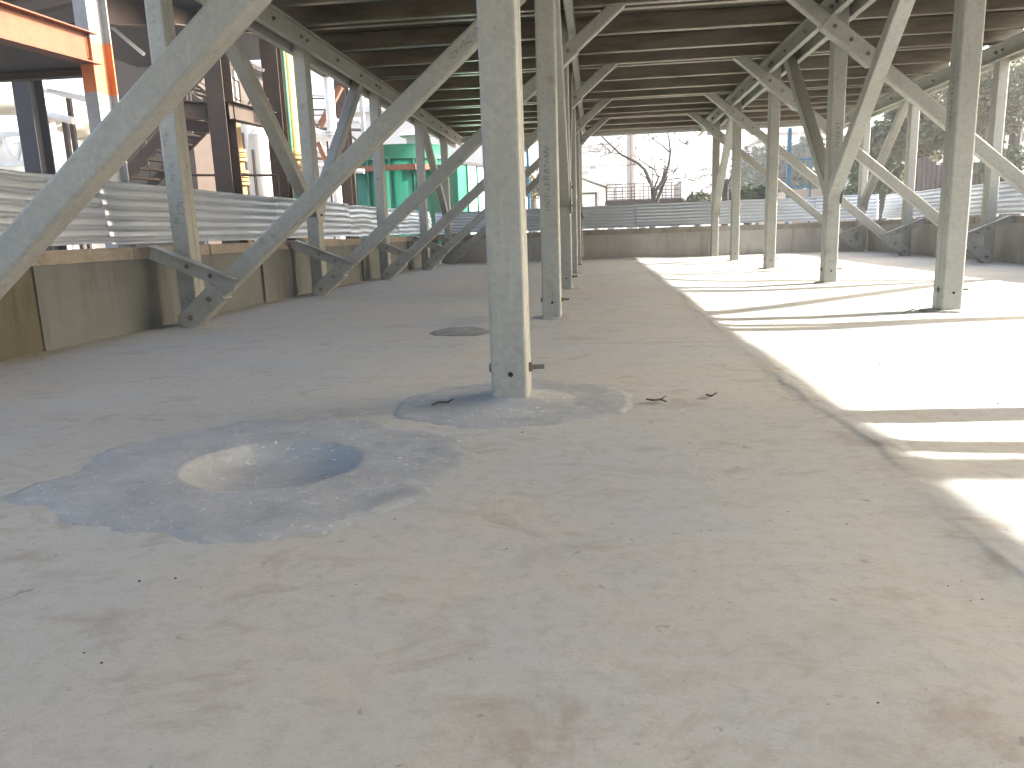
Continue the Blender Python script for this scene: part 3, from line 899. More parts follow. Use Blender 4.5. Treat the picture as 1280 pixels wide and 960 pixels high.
# white cylindrical vessels
def vessel(px, Y, rpx, ytop, label, mat='cream', dome=True):
    p = at(px, ytop, Y); r = rpx*p.length/FPX
    root = empty('vessel', (p.x, p.y, GZ)); tag(root, label, 'vessel')
    m = MB(); zt = p.z
    m.tube([(p.x, p.y, GZ), (p.x, p.y, zt-.4), (p.x, p.y, zt-.15), (p.x, p.y, zt)], [r, r, r*.9, r*.45], 32); local(root, m, 'shell', mat)
    for k in range(1, 4):
        z = zt-.4-k*1.3
        m = MB(); m.tube([(p.x, p.y, z), (p.x, p.y, z+.05)], r+.015, 32); local(root, m, 'hoop', mat)
    m = MB(); m.tube([(p.x-r*.3, p.y-r, GZ+.1), (p.x-r*.3, p.y-r, zt-.5)], .03, 6); local(root, m, 'riser_pipe', 'brown')
    return root
vessel(325, 17.5, 15, 160, 'white steel vessel with a thin riser between the two rusty columns')
vessel(308, 18.5, 9, 140, 'narrow pale vessel just left of the white vessel', 'offwhite')
vessel(10, 19, 26, 95, 'pale grey vessel at the far left edge', 'cream')
vessel(85, 24, 34, 165, 'squat grey vessel beneath the sloping duct', 'concrete')
# yellow pipes with flanges
def vpipe(px, Y, y0, y1, r, mat, label, flanges=(), group=None):
    a = at(px[0], y0, Y); b = at(px[1], y1, Y); a.y = b.y
    x = (a.x+b.x)/2
    root = empty('pipe_riser', (x, Y, GZ)); tag(root, label, 'pipe', group)
    m = MB(); m.tube([(x, Y, GZ), (x, Y, max(a.z, b.z))], r, 14); local(root, m, 'pipe', mat)
    for fy in flanges:
        z = at(px[0], fy, Y).z
        m = MB(); m.tube([(x, Y, z), (x, Y, z+.05)], r*1.5, 16); m.tube([(x, Y, z+.07), (x, Y, z+.12)], r*1.5, 16); local(root, m, 'flange', mat)
    return root
vpipe((354, 363), 13.4, -60, 200, .10, 'yellow', 'ochre vertical pipe, left of the pair between the left posts', (200, 215))
vpipe((363, 371), 13.5, -60, 200, .09, 'yellow', 'ochre vertical pipe, right of the pair between the left posts', (205, 228))
vpipe((348, 353), 13.3, -60, 110, .028, 'greenedge', 'thin green vertical pipe beside the pair of ochre pipes')
vpipe((296, 299), 13.8, 150, 235, .10, 'yellow', 'thick ochre pipe with flanged valve right of the brown column', (196, 202, 222, 232))
vpipe((290, 292), 14.4, 60, 235, .06, 'cream', 'slim cream pipe beside the ochre flanged pipe', (185,))
vpipe((415, 413), 18, 60, 235, .11, 'white', 'white vertical pipe left of the left-row struts', (170,))
def hpipe(pts, r, mat, label):
    m = MB(); P = [at(*q) for q in pts]; m.tube(P, r, 10)
    root = empty('pipe_run', (P[0].x, P[0].y, GZ)); tag(root, label, 'pipe')
    local(root, m, 'pipe', mat)
    mm = MB(); q = P[len(P)//2]; mm.bar((q.x, q.y+.12, GZ), (q.x, q.y+.12, q.z), .08, .08, (0, 1, 0)); local(root, mm, 'support_leg', 'brown')
hpipe([(392, 165, 18), (408, 170, 18), (422, 176, 18)], .11, 'white', 'white lagged pipe sloping between the left struts')
hpipe([(392, 206, 20), (440, 214, 20), (455, 214, 20)], .06, 'white', 'thin white pipe low between the left struts')
hpipe([(40, 138, 14), (75, 147, 14), (92, 151, 14)], .07, 'white', 'white handrail pipe left of the orange column')
hpipe([(38, 108, 14.5), (80, 118, 14.5), (110, 124, 14.5)], .06, 'white', 'upper white pipe left of the orange column')
hpipe([(405, 146, 19), (415, 148, 19), (428, 154, 19)], .05, 'white', 'short white pipe stub beside the white riser')
m = MB(); m.bar(at(400, 158, 19), at(426, 108, 19), .14, .12); m.bar(at(398, 178, 20.5), at(414, 215, 20.5), .12, .12)
dg = empty('diagonal_stay', at(400, 158, 19)); dg.location.z = GZ
tag(dg, 'tan diagonal steel stay beside the white riser', 'stay'); local(dg, m, 'stay_bar', 'rust')
mm = MB(); q = at(413, 130, 19.2); mm.bar((q.x, q.y, GZ), (q.x, q.y, q.z), .1, .1, (0, 1, 0)); local(dg, mm, 'post', 'rust')
# thin guard cables / rails across the gaps
for k, (pa, pb_, Y) in enumerate((((235, 219), (345, 219), 13.0), ((370, 123), (430, 123), 21), ((370, 137), (430, 137), 21))):
    A = at(*pa, Y); B = at(*pb_, Y)
    root = empty('guard_rail', (A.x, A.y, GZ)); tag(root, ['thin rail crossing in front of the white vessel', 'upper thin rail between the left posts', 'lower thin rail between the left posts'][k], 'rail')
    m = MB(); m.tube([A, B], .022, 6); local(root, m, 'rail', 'brown')
    for q in (A, B):
        m = MB(); m.bar((q.x, q.y+.03, GZ), (q.x, q.y+.03, q.z), .05, .05, (0, 1, 0)); local(root, m, 'post', 'brown')

# pipe bridge with many thin lines, and blocks behind
rnd = random.Random(5)
pbr = empty('pipe_bridge', (at(260, 200, 27).x, 27, GZ)); tag(pbr, 'distant rack of thin pipes and rails seen through the left columns', 'pipe bridge')
for k, (xa, xb, py, mt, r) in enumerate(((110, 300, 112, 'white', .05), (110, 260, 121, 'brown', .07), (120, 300, 150, 'white', .09), (120, 300, 158, 'concrete', .05), (100, 290, 176, 'white', .06), (130, 300, 190, 'rust', .05), (120, 300, 203, 'white', .10), (120, 300, 213, 'brown', .04),
                                         (360, 460, 118, 'concrete', .05), (360, 450, 148, 'white', .09), (370, 455, 160, 'brown', .05), (360, 450, 186, 'white', .11), (360, 455, 197, 'rust', .05), (360, 455, 225, 'white', .08))):
    A = at(xa, py, 27); B = at(xb, py+(xb-xa)*.03, 27.5); m = MB(); m.tube([A, A+(B-A)*.5, B], r, 8); local(pbr, m, 'pipe', mt)
for px in (112, 160, 205, 250, 296, 364, 385, 452):
    p = at(px, 130, 27.3); m = MB(); m.bar((p.x, p.y, GZ), (p.x, p.y, p.z+1.2), .14, .14, (0, 1, 0)); local(pbr, m, 'post', 'brown' if px % 2 else 'concrete')
for k in range(9):
    a_ = at(rnd.uniform(120, 440), rnd.uniform(110, 180), 28); b_ = a_+Vector((rnd.uniform(-1.6, 1.6), 0, -rnd.uniform(1, 2.2)))
    m = MB(); m.bar(a_, b_, .07, .07); local(pbr, m, 'bracing', 'brown')
for k in range(8):
    a_ = at(rnd.uniform(130, 300), rnd.uniform(185, 225), 28.5); sz = rnd.uniform(.35, .8)
    m = MB(); m.tube([(a_.x, a_.y, a_.z-sz), (a_.x, a_.y, a_.z)], sz*.5, 14); local(pbr, m, 'drum', ('cream', 'yellow', 'concrete', 'white')[k % 4])
def hut(name, x0, x1, yt, Y, mat, label, nw):
    a_ = at(x0, yt, Y); b_ = at(x1, yt, Y)
    root = empty(name, ((a_.x+b_.x)/2, Y, GZ)); tag(root, label, 'building')
    m = MB(); m.box((a_.x, Y, GZ), (b_.x, Y+6, a_.z)); local(root, m, 'wall', mat)
    m = MB(); m.box((a_.x-.3, Y-.3, a_.z), (b_.x+.3, Y+6.3, a_.z+.2)); local(root, m, 'roof', 'brown')
    for k in range(nw):
        for r in range(2):
            x_ = a_.x+(b_.x-a_.x)*(k+.5)/nw; z_ = a_.z-.9-r*1.7
            m = MB(); m.box((x_-.32, Y-.05, z_-.5), (x_+.32, Y+.02, z_+.5)); local(root, m, 'window', 'glass')
hut('control_block', 150, 262, 186, 36, 'cream', 'cream two-storey control block low behind the dark staircase', 6)
hut('brown_hall', 120, 228, 56, 24, 'brown', 'dark brown hall wall behind the upper stair flight', 0)

# green cooling tower
ct = at(506, 225, 22); TR = 55*ct.length/FPX
tower = empty('cooling_tower', (ct.x, ct.y, GZ))
tag(tower, 'green round fibreglass cooling tower with a rusty ring beam', 'cooling tower')
ztop = at(512, 186, 22).z; zsh = at(512, 203, 22).z; zring = at(512, 215, 22).z
for k in range(16):
    a0, a1 = 2*PI*k/16+.006, 2*PI*(k+1)/16-.006
    m = MB(); V = []
    for t in range(5):
        a = a0+(a1-a0)*t/4; rr = TR*1.24
        V += [(ct.x+rr*math.cos(a), ct.y+rr*math.sin(a), GZ), (ct.x+rr*math.cos(a), ct.y+rr*math.sin(a), zsh-.02)]
    m.add(V, [(2*t, 2*t+2, 2*t+3, 2*t+1) for t in range(4)])
    o = local(tower, m, 'wall_panel', 'green', True); md = o.modifiers.new('t', 'SOLIDIFY'); md.thickness = .03; md.offset = -1
    m = MB(); m.bar((ct.x+TR*1.245*math.cos(a0), ct.y+TR*1.245*math.sin(a0), GZ), (ct.x+TR*1.245*math.cos(a0), ct.y+TR*1.245*math.sin(a0), zsh), .05, .04, (math.cos(a0), math.sin(a0), 0)); local(tower, m, 'rib', 'green')
m = MB(); m.tube([(ct.x, ct.y, zsh-.04), (ct.x, ct.y, zsh+.04)], TR*1.27, 48); local(tower, m, 'shoulder_ring', 'green')
m = MB(); m.tube([(ct.x, ct.y, zsh+.03), (ct.x, ct.y, ztop-.06), (ct.x, ct.y, ztop)], [TR*.98, TR*.98, TR*1.0], 48); local(tower, m, 'fan_drum', 'green')
m = MB(); V = []
for k in range(8):
    a = 2*PI*(k+.5)/8
    m2 = MB(); a2 = 2*PI*(k+1.5)/8; r2 = TR*1.36
    m2.bar((ct.x+r2*math.cos(a), ct.y+r2*math.sin(a), zring), (ct.x+r2*math.cos(a2), ct.y+r2*math.sin(a2), zring), .10, .14); local(tower, m2, 'ring_beam', 'rust')
# motor housing on the drum
m = MB(); p = at(520, 176, 21.6); m.box((p.x-.22, p.y-.2, ztop-.02), (p.x+.22, p.y+.2, p.z+.12)); local(tower, m, 'motor_post', 'concrete')
m = MB(); m.add([(p.x-.42, p.y-.4, p.z+.12), (p.x+.42, p.y-.4, p.z+.12), (p.x+.42, p.y+.4, p.z+.12), (p.x-.42, p.y+.4, p.z+.12), (p.x, p.y, p.z+.38)], [(0, 1, 4), (1, 2, 4), (2, 3, 4), (3, 0, 4), (0, 3, 2, 1)]); local(tower, m, 'motor_cowl', 'offwhite')
# sunlit louvred tower beside it
p0 = at(572, 262, 20.5); p1 = at(640, 262, 24.0); zt0 = at(583, 204, 20.8).z
lt = empty('louvre_tower', (p0.x, p0.y, GZ)); tag(lt, 'sunlit pale green louvre tower right of the green cooling tower', 'cooling tower')
dd = (p1-p0); dd.z = 0
for k in range(6):
    a = p0+dd*(k/6); b = p0+dd*((k+1)/6)
    m = MB(); m.prism([(-.02, GZ), (.02, GZ), (.02, zt0-.02), (-.02, zt0-.02)], (a.x, a.y, 0), (b.x, b.y, 0)); local(lt, m, 'louvre_panel', 'greenpale' if k else 'green')
    m = MB(); m.bar((a.x, a.y, GZ), (a.x, a.y, zt0), .10, .09, (0, 1, 0)); local(lt, m, 'rib', 'green')
m = MB(); m.bar((p0.x, p0.y, zt0+.02), (p1.x, p1.y, zt0+.02), .12, .08); local(lt, m, 'top_rail', 'black')
m = MB(); nv = Vector((-dd.y, dd.x, 0)).normalized()*1.4; m.prism([(-.02, GZ), (.02, GZ), (.02, zt0-.02), (-.02, zt0-.02)], (p0.x+nv.x*.04, p0.y+nv.y*.04, 0), (p0.x+nv.x, p0.y+nv.y, 0)); local(lt, m, 'side_panel', 'green')

# ------------------------------------------------------------------ buildings behind
def building(name, pxl, pxr, ytop, Y, depth, mat, label, wins=(), roof=None, cat='building', winmat='glass', roofmat='concrete'):
    a = at(pxl, ytop, Y); b = at(pxr, ytop, Y)
    root = empty(name, ((a.x+b.x)/2, Y, GZ)); tag(root, label, cat)
    zt = (a.z+b.z)/2
    m = MB(); m.box((a.x, Y, GZ), (b.x, Y+depth, zt)); local(root, m, 'wall', mat)
    if roof == 'flat':
        m = MB(); m.box((a.x-.2, Y-.2, zt), (b.x+.2, Y+depth+.2, zt+.25)); local(root, m, 'roof', roofmat)
    for (x0, y0, x1, y1) in wins:
        p = at(x0, y0, Y); q = at(x1, y1, Y)
        m = MB(); m.box((p.x, Y-.05, q.z), (q.x, Y+.02, p.z)); f_ = local(root, m, 'window_frame', 'white')
        t = (q.x-p.x)*.1
        m = MB(); m.box((p.x+t, Y-.06, q.z+t), ((p.x+q.x)/2-t*.5, Y-.051, p.z-t)); local(f_ and root, m, 'pane', winmat)
        m = MB(); m.box(((p.x+q.x)/2+t*.5, Y-.06, q.z+t), (q.x-t, Y-.051, p.z-t)); local(root, m, 'pane', winmat)
    return root
building('white_warehouse', 380, 640, 138, 34, 14, 'offwhite', 'large blank white building behind the green cooling tower', roof='flat', cat='warehouse', roofmat='offwhite')
# small gabled house
hp = at(731, 256, 42)
gh = empty('gabled_shed', (hp.x, 42, GZ)); tag(gh, 'small white gabled shed with a doorway below the hazy tower', 'shed')
pe, pr_ = at(759, 236, 42), at(722, 226, 42)
xr, xl = pe.x, 2*pr_.x-pe.x
m = MB(); m.add([(xl, 42, GZ), (xr, 42, GZ), (xr, 42, pe.z), (pr_.x, 42, pr_.z+.15), (xl, 42, pe.z), (xl, 50, GZ), (xr, 50, GZ), (xr, 50, pe.z), (pr_.x, 50, pr_.z+.15), (xl, 50, pe.z)],
                [(0, 1, 2, 3, 4), (5, 9, 8, 7, 6), (0, 5, 6, 1), (1, 6, 7, 2), (0, 4, 9, 5)]); local(gh, m, 'wall', 'white')
for xa in (xl-.25, xr+.25):
    m = MB(); m.bar((pr_.x, 45.8, pr_.z+.25), (xa, 45.8, pe.z+.05), 8.8, .1, (0, 0, 1)); local(gh, m, 'roof', 'concrete')
da, db = at(733, 242, 42), at(745, 258, 42)
m = MB(); m.box((da.x-.6, 41.94, GZ), (db.x, 42.01, da.z)); dr = local(gh, m, 'door', 'offwhite')
m = MB(); m.bar((db.x, 41.92, GZ), (db.x, 41.92, da.z), .1, .08, (0, 1, 0)); m.bar((da.x-.6, 41.92, da.z), (db.x+.05, 41.92, da.z), .08, .1); local(gh, m, 'door_frame', 'brown')
# platform with railing
pl0, pl1 = at(757, 254, 30), at(853, 251, 30)
pf = empty('railed_platform', ((pl0.x+pl1.x)/2, 31, GZ)); tag(pf, 'dark raised platform with a thin rusty railing beneath the bare tree', 'platform')
zs = (pl0.z+pl1.z)/2
m = MB(); m.box((pl0.x, 30, zs-.12), (pl1.x, 32.5, zs+.1)); local(pf, m, 'deck', 'brown')
for x_ in (pl0.x+.2, (pl0.x+pl1.x)/2, pl1.x-.2):
    m = MB(); m.bar((x_, 31, GZ), (x_, 31, zs-.1), .25, .25, (0, 1, 0)); local(pf, m, 'leg', 'concrete')
zr = at(805, 229, 30).z
for yy in (30.05, 32.45):
    for zz in (zr, zs+(zr-zs)*.62, zs+(zr-zs)*.3):
        m = MB(); m.tube([(pl0.x+.05, yy, zz), (pl1.x-.05, yy, zz)], .018, 6); local(pf, m, 'rail', 'brown')
    for k in range(9):
        x_ = pl0.x+.05+(pl1.x-pl0.x-.1)*k/8
        m = MB(); m.tube([(x_, yy, zs+.1), (x_, yy, zr)], .02, 6); local(pf, m, 'baluster', 'brown')
for x_ in (pl0.x+.05, pl1.x-.05):
    for k in range(1, 6):
        yy = 30.05+2.4*k/6
        m = MB(); m.tube([(x_, yy, zs+.1), (x_, yy, zr)], .018, 6); local(pf, m, 'baluster', 'brown')
    m = MB(); m.tube([(x_, 30.05, zr), (x_, 32.45, zr)], .018, 6); local(pf, m, 'rail', 'brown')
# hazy process tower far behind
BY = 130
tw = empty('process_tower', (at(755, 250, BY).x, BY, GZ)); tag(tw, 'pale hazy open framed process building behind the shed', 'tower building')
x0, x1 = at(726, 200, BY).x, at(777, 200, BY).x
zt = at(750, 130, BY).z; levels = [GZ]+[at(750, q, BY).z for q in (262, 250, 238, 226, 212, 205, 180, 150)]
for k in range(6):
    x_ = x0+(x1-x0)*k/5
    for yy in (BY, BY+9):
        m = MB(); m.bar((x_, yy, GZ), (x_, yy, zt if k in (2, 3, 4) else levels[-2]+2), .35, .35, (0, 1, 0)); local(tw, m, 'column', 'concrete')
for z in levels[1:]:
    m = MB(); m.box((x0-.4, BY-.4, z-.2), (x1+.4, BY+9.4, z+.15)); local(tw, m, 'floor_slab', 'concrete')
za, zb = levels[0], levels[6]
for k in range(5):
    xa = x0+(x1-x0)*k/5+.25; xb = x0+(x1-x0)*(k+1)/5-.25
    for j in range(1, 6):
        if (k*3+j) % 4 == 0: continue
        m = MB(); m.box((xa, BY+.1, levels[j]+.2), (xb, BY+.3, levels[j+1]-.25)); local(tw, m, 'wall_panel', 'offwhite')
m = MB(); m.box((x0+2, BY-1.5, levels[7]-.7), (x1-.5, BY+1, levels[7]+1.4)); local(tw, m, 'cable_tray', 'concrete')
for k in range(7):
    x_ = x0+.8+(x1-x0-1.6)*k/6+random.uniform(-.4, .4)
    m = MB(); m.tube([(x_, BY+3, levels[6]), (x_, BY+3, levels[6]+random.uniform(1.5, 3.4))], random.uniform(.3, .6), 12); local(tw, m, 'vessel', 'offwhite')
# chimney
cy = at(790, 250, 75); r_ = 6.3*cy.length/FPX
ch = empty('chimney', (cy.x, 75, GZ)); tag(ch, 'tall brown brick chimney rising behind the bare tree', 'chimney')
m = MB(); m.tube([(cy.x, 75, GZ), (cy.x, 75, 17)], [r_*1.05, r_*.95], 28); local(ch, m, 'shaft', 'brick')
for z in range(0, 16, 3):
    m = MB(); m.tube([(cy.x, 75, z), (cy.x, 75, z+.15)], r_*1.07, 28); local(ch, m, 'iron_band', 'brick')
m = MB(); m.tube([(cy.x-.1, 75-r_*1.02, GZ), (cy.x-.1, 75-r_*1.0, 16)], .08, 6); local(ch, m, 'ladder_rail', 'brown')
# lattice pylon
py_ = at(877, 225, 170); ptop = at(877, 192, 170)
pyl = empty('lattice_pylon', (py_.x, 170, GZ)); tag(pyl, 'faint lattice power pylon on the bright horizon', 'pylon')
hw0, hw1 = 1.3, .9
for sx in (-1, 1):
    for sy in (-1, 1):
        m = MB(); m.bar((py_.x+sx*hw0, 170+sy*hw0, GZ), (py_.x+sx*hw1, 170+sy*hw1, ptop.z), .16, .16, (0, 1, 0)); local(pyl, m, 'leg', 'concrete')
for k in range(12):
    z0 = GZ+(ptop.z-GZ)*k/12; z1 = GZ+(ptop.z-GZ)*(k+1)/12; h0 = hw0+(hw1-hw0)*k/12
    m = MB(); m.bar((py_.x-h0, 170-h0, z0), (py_.x+h0, 170-h0, z1), .1, .1); m.bar((py_.x+h0, 170-h0, z0), (py_.x-h0, 170-h0, z1), .1, .1); m.bar((py_.x-h0, 170-h0, z1), (py_.x+h0, 170-h0, z1), .12, .12); local(pyl, m, 'lattice_bar', 'concrete')
for z in (ptop.z, ptop.z-1.6, ptop.z-3.2):
    m = MB(); m.bar((py_.x-2.2, 170, z), (py_.x+2.2, 170, z), .2, .2); local(pyl, m, 'cross_arm', 'concrete')
building('low_block', 838, 905, 224, 150, 20, 'offwhite', 'long pale flat block fading into haze below the pylon')
# blue scaffold frame
bs = at(993, 240, 24)
bf = empty('blue_scaffold', (bs.x, 24, GZ)); tag(bf, 'blue painted steel frame beyond the far right posts', 'steel frame')
for px, wb in ((986, .10), (1014, .05)):
    p = at(px, 200, 24); m = MB(); m.bar((p.x, 24, GZ), (p.x, 24, at(px, 160, 24).z), wb, wb, (0, 1, 0)); local(bf, m, 'post', 'blue')
for py in (199, 233):
    p, q = at(985, py+1, 24), at(1014, py, 24); m = MB(); m.bar((p.x, 24, (p.z+q.z)/2), (q.x, 24, (p.z+q.z)/2), .05, .06); local(bf, m, 'rail', 'blue')
p = at(659.5, 200, 24)
m = MB(); m.bar((p.x, 24, GZ), (p.x, 24, at(659, 165, 24).z), .09, .09, (0, 1, 0)); tag(m.build('blue_pole', M['blue']), 'thin blue pole seen between the first two central posts', 'pole')
building('tan_hut', 992, 1045, 236, 40, 8, 'brick', 'low tan brick hut behind the blue frame', cat='hut')
building('hall_block', 965, 1030, 168, 70, 12, 'offwhite', 'pale hall with a tan band beyond the blue frame', roof='flat', roofmat='brick')
building('white_house', 1125, 1330, 138, 38, 10, 'offwhite', 'white house behind the right-hand trees with small windows', [(1144, 182, 1152, 196), (1247, 166, 1255, 188), (1275, 165, 1284, 178)], cat='house')
a = at(1142, 203, 22); b = at(1240, 200, 22)
bw = empty('brown_wall', ((a.x+b.x)/2, 22, GZ)); tag(bw, 'dark brown boarded wall above the right-hand sheets', 'wall')
n = 16
for k in range(n):
    xa = a.x+(b.x-a.x)*k/n; xb = a.x+(b.x-a.x)*(k+1)/n-.02
    zt_ = a.z+(.10*math.sin(k*.9)+.05*random.random()) - (.35 if k == 0 else 0)
    m = MB(); m.box((xa, 22+random.uniform(0, .03), GZ), (xb, 22.12, zt_)); local(bw, m, 'board', 'brownwall')

# ------------------------------------------------------------------ trees
def leaf_cloud(center, rad, n, size, seed, clumps=26, mode='leaf', hollow=.25):
    rnd = random.Random(seed)
    C_ = []
    for k in range(clumps):
        while True:
            q = Vector((rnd.uniform(-1, 1), rnd.uniform(-1, 1), rnd.uniform(-1, 1)))
            if hollow < q.length < 1: break
        C_.append((Vector((q.x*rad[0], q.y*rad[1], q.z*rad[2])), rnd.uniform(.22, .42)))
    V = []; Fc = []
    mr = min(rad)
    for i in range(n):
        c_, cr = rnd.choice(C_)
        o_ = Vector((rnd.gauss(0, 1), rnd.gauss(0, 1), rnd.gauss(0, .8)))*cr*mr*.62
        p = Vector(center)+c_+o_
        d = Vector((rnd.uniform(-1, 1), rnd.uniform(-1, 1), rnd.uniform(-.8, .6))).normalized()
        e = d.cross(Vector((rnd.uniform(-1, 1), rnd.uniform(-1, 1), rnd.uniform(-1, 1)))).normalized()
        L = size*rnd.uniform(.6, 1.4); W = L*.42
        k0 = len(V)
        V += [p-d*L*.5, p+e*W*.5, p+d*L*.5, p-e*W*.5+Vector((0, 0, .15*L))]
        Fc.append((k0, k0+1, k0+2, k0+3))
    return V, Fc, C_
def tree(name, px, Y, ytop, ybot, rpx, mat, label, n=2600, size=.22, seed=1, lean=0, group='trees and shrubs beyond the roof', clumps=26, forks=5):
    base = at(px, ybot, Y); top = at(px, ytop, Y)
    cz = (top.z+base.z)/2; rz = (top.z-base.z)/2; r = rpx*base.length/FPX
    root = empty(name, (base.x, Y, GZ)); tag(root, label, 'tree' if 'tree' in name else 'shrub', group)
    V, Fc, C_ = leaf_cloud((base.x, Y, cz), (r, r, rz), n, size, seed, clumps)
    m = MB(); m.add(V, Fc); local(root, m, 'crown', mat, False)
    rnd = random.Random(seed+50)
    m = MB(); tr = max(.05, .06*(cz-GZ)**.5)
    j = Vector((base.x+lean*.3, Y, base.z+rz*.15))
    m.tube([(base.x+lean*-.3, Y, GZ), (base.x+lean*.1, Y, (GZ+j.z)/2), j], [tr*1.5, tr*1.1, tr*.9], 9)
    for k in range(min(forks, len(C_))):
        e = Vector((base.x, Y, cz))+C_[k][0]
        mid = (j+e)/2+Vector((rnd.uniform(-.1, .1), rnd.uniform(-.1, .1), .1))*r
        m.tube([j, mid, e], [tr*.6, tr*.4, tr*.12], 6)
    local(root, m, 'trunk', 'bark')
    return root
tree('dense_tree', 948, 60, 186, 250, 34, 'leafdark', 'large hazy dark tree behind the far right posts', 5200, .5, 3, clumps=40)
tree('dense_tree', 1010, 58, 176, 245, 26, 'leafdark', 'dark tree behind the blue frame', 3000, .5, 4)
tree('leafy_shrub', 872, 30, 242, 268, 22, 'leafdry', 'dusty pale shrub right of the railed platform', 1400, .24, 5)
tree('leafy_shrub', 845, 32, 249, 270, 14, 'leafdry', 'small dusty shrub at the foot of the platform', 600, .2, 6)
tree('leafy_shrub', 935, 27, 232, 262, 26, 'leafdark', 'dark green shrub between the two far right posts', 2400, .22, 8)
tree('garden_tree', 1105, 30, 165, 250, 36, 'leaf', 'green leafy tree left of the dark brown wall', 8000, .24, 11, clumps=40)
tree('garden_tree', 1150, 27, 118, 200, 48, 'leafdry', 'dusty thin-leaved tree above the dark brown wall', 6500, .22, 12, clumps=36)
tree('garden_tree', 1262, 24, 20, 165, 62, 'leafdry', 'tall airy tree with forked bare limbs at the right edge', 6500, .17, 13, lean=.6, clumps=36, forks=14)
tree('leafy_shrub', 1272, 21, 188, 240, 34, 'leaf', 'low green shrub at the right edge above the sheets', 2200, .17, 14)
tree('garden_tree', 1200, 34, 95, 190, 40, 'leafdark', 'dark leafed tree between the two right posts', 5500, .28, 15)
tree('leafy_shrub', 1082, 26, 215, 250, 22, 'leaf', 'low green shrub just left of the dark brown wall', 1800, .17, 16)
tree('leafy_shrub', 667, 36, 210, 252, 16, 'leafdry', 'brownish shrub seen between the first two central posts', 1200, .26, 17)
# palm-like fronds
pp = at(905, 250, 26)
pm = empty('palm_tree', (pp.x, 26, GZ)); tag(pm, 'spiky palm with drooping fronds beside the far right post', 'palm')
zc = at(905, 224, 26).z
m = MB(); m.tube([(pp.x, 26, GZ), (pp.x+.05, 26, zc)], [.16, .11], 9); local(pm, m, 'trunk', 'bark')
for k in range(22):
    a = 2*PI*k/22+random.uniform(-.1, .1); el = random.uniform(-.3, 1.2); L = random.uniform(.8, 1.15)
    m = MB(); prev = Vector((pp.x+.05, 26, zc)); V = []; Fc = []
    dirh = Vector((math.cos(a), math.sin(a), 0)); side = Vector((-math.sin(a), math.cos(a), 0))
    for s_ in range(9):
        t = s_/8
        q = Vector((pp.x+.05, 26, zc))+dirh*(L*t*math.cos(el*.6))+Vector((0, 0, L*(t*math.sin(el)-.55*t*t)))
        for sg in (-1, 1):
            k0 = len(V); wl = .30*(1-t*.6)
            V += [q, q+dirh*.05, q+side*sg*wl+dirh*.18-Vector((0, 0, .10))]; Fc.append((k0, k0+1, k0+2))
    m.add(V, Fc); local(pm, m, 'frond', 'leafdark', False)

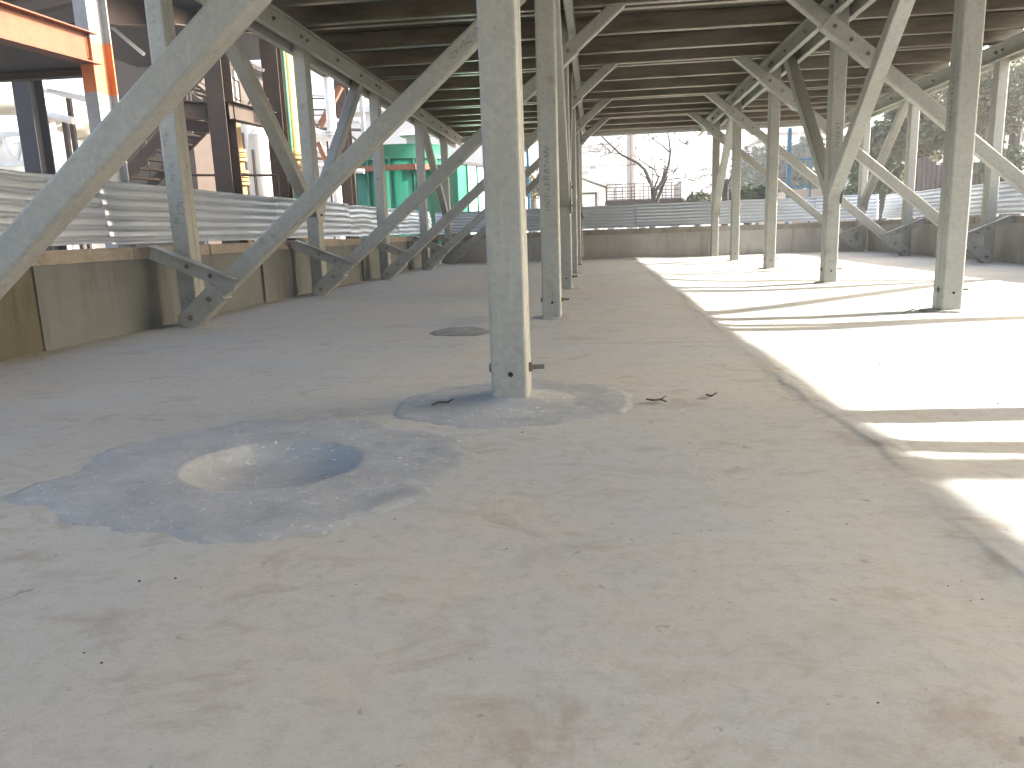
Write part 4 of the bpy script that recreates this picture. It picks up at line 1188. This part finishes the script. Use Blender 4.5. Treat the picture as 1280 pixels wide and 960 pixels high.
# bare tree
bt = at(815, 252, 27)
bare = empty('bare_tree', (bt.x, 27, GZ)); tag(bare, 'leafless forked tree silhouetted against the white sky', 'tree', 'trees and shrubs beyond the roof')
K = bt.length/FPX
def P2(px, py, dy=0):
    return at(px, py, 27+dy)
limbs = [([(815, 300), (816, 262), (817, 250)], .19, .13),
         ([(817, 252), (815, 232), (806, 212), (796, 203), (776, 193), (762, 180), (750, 168)], .12, .03),
         ([(817, 250), (820, 238), (830, 224), (836, 205), (838, 190), (836, 172), (830, 150)], .11, .025),
         ([(820, 255), (827, 236), (833, 222)], .10, .07),
         ([(815, 235), (808, 222), (800, 218), (794, 206)], .05, .018),
         ([(816, 240), (823, 222), (818, 212), (800, 200), (794, 186)], .06, .018),
         ([(816, 228), (815, 205), (812, 176), (810, 168)], .03, .01),
         ([(829, 226), (840, 224), (856, 222), (866, 226)], .045, .012),
         ([(833, 216), (842, 214), (848, 211)], .03, .012),
         ([(837, 190), (828, 182), (816, 174), (806, 164), (800, 150)], .045, .012),
         ([(838, 188), (846, 184), (856, 180), (861, 182)], .03, .01),
         ([(824, 236), (828, 222), (832, 209)], .045, .03),
         ([(776, 193), (764, 191), (750, 190)], .025, .008),
         ([(762, 180), (772, 174), (774, 160)], .02, .008),
         ([(837, 176), (844, 166), (848, 150)], .022, .008)]
trunk = None
rnd = random.Random(21)
for k, (pts, r0, r1) in enumerate(limbs):
    m = MB(); n = len(pts); dys = [rnd.uniform(-.15, .15)+.7*math.sin(k*2.1)*t/n for t in range(n)] if k else [0]*n
    if k == 0:
        Pq = [Vector((bt.x, 27, GZ))]+[P2(*q) for q in pts]; rr = [.24]+[r0+(r1-r0)*t/(n-1) for t in range(n)]
    else:
        Pq = [P2(*q, dys[t] if t else 0) for t, q in enumerate(pts)]; rr = [r0+(r1-r0)*t/(n-1) for t in range(n)]
    m.tube(Pq, [q*.62 for q in rr], 8)
    if k:
        for _ in range(7):
            t = rnd.randrange(max(1, n//2), n); b0 = Pq[t]
            d = Vector((rnd.uniform(-1, 1), rnd.uniform(-.6, .6), rnd.uniform(-.1, 1))).normalized()
            L = rnd.uniform(.25, .7)
            mid = b0+d*L*.5+Vector((rnd.uniform(-.08, .08), 0, rnd.uniform(0, .08)))
            m.tube([b0, mid, b0+d*L], [.014, .010, .005], 4)
            d2 = Vector((rnd.uniform(-1, 1), rnd.uniform(-.5, .5), rnd.uniform(0, 1))).normalized()
            m.tube([mid, mid+d2*L*.5], [.009, .004], 4)
    local(bare, m, 'trunk' if k == 0 else 'branch', 'bark')

# ------------------------------------------------------------------ haze
m = MB(); m.box((-255, -115, -5.2), (255, 415, 26))
hz = m.build('haze', None)
hm = bpy.data.materials.new('pale_haze'); hm.use_nodes = True
t_ = hm.node_tree
for n_ in list(t_.nodes): t_.nodes.remove(n_)
o_ = t_.nodes.new('ShaderNodeOutputMaterial'); v_ = t_.nodes.new('ShaderNodeVolumePrincipled')
v_.inputs['Color'].default_value = (.93, .95, 1.0, 1); v_.inputs['Density'].default_value = .0022; v_.inputs['Anisotropy'].default_value = .3
t_.links.new(v_.outputs[0], o_.inputs['Volume'])
hz.data.materials.append(hm)
hz['kind'] = 'stuff'; hz['label'] = 'thin pale haze filling the air over the plant'; hz['category'] = 'haze'
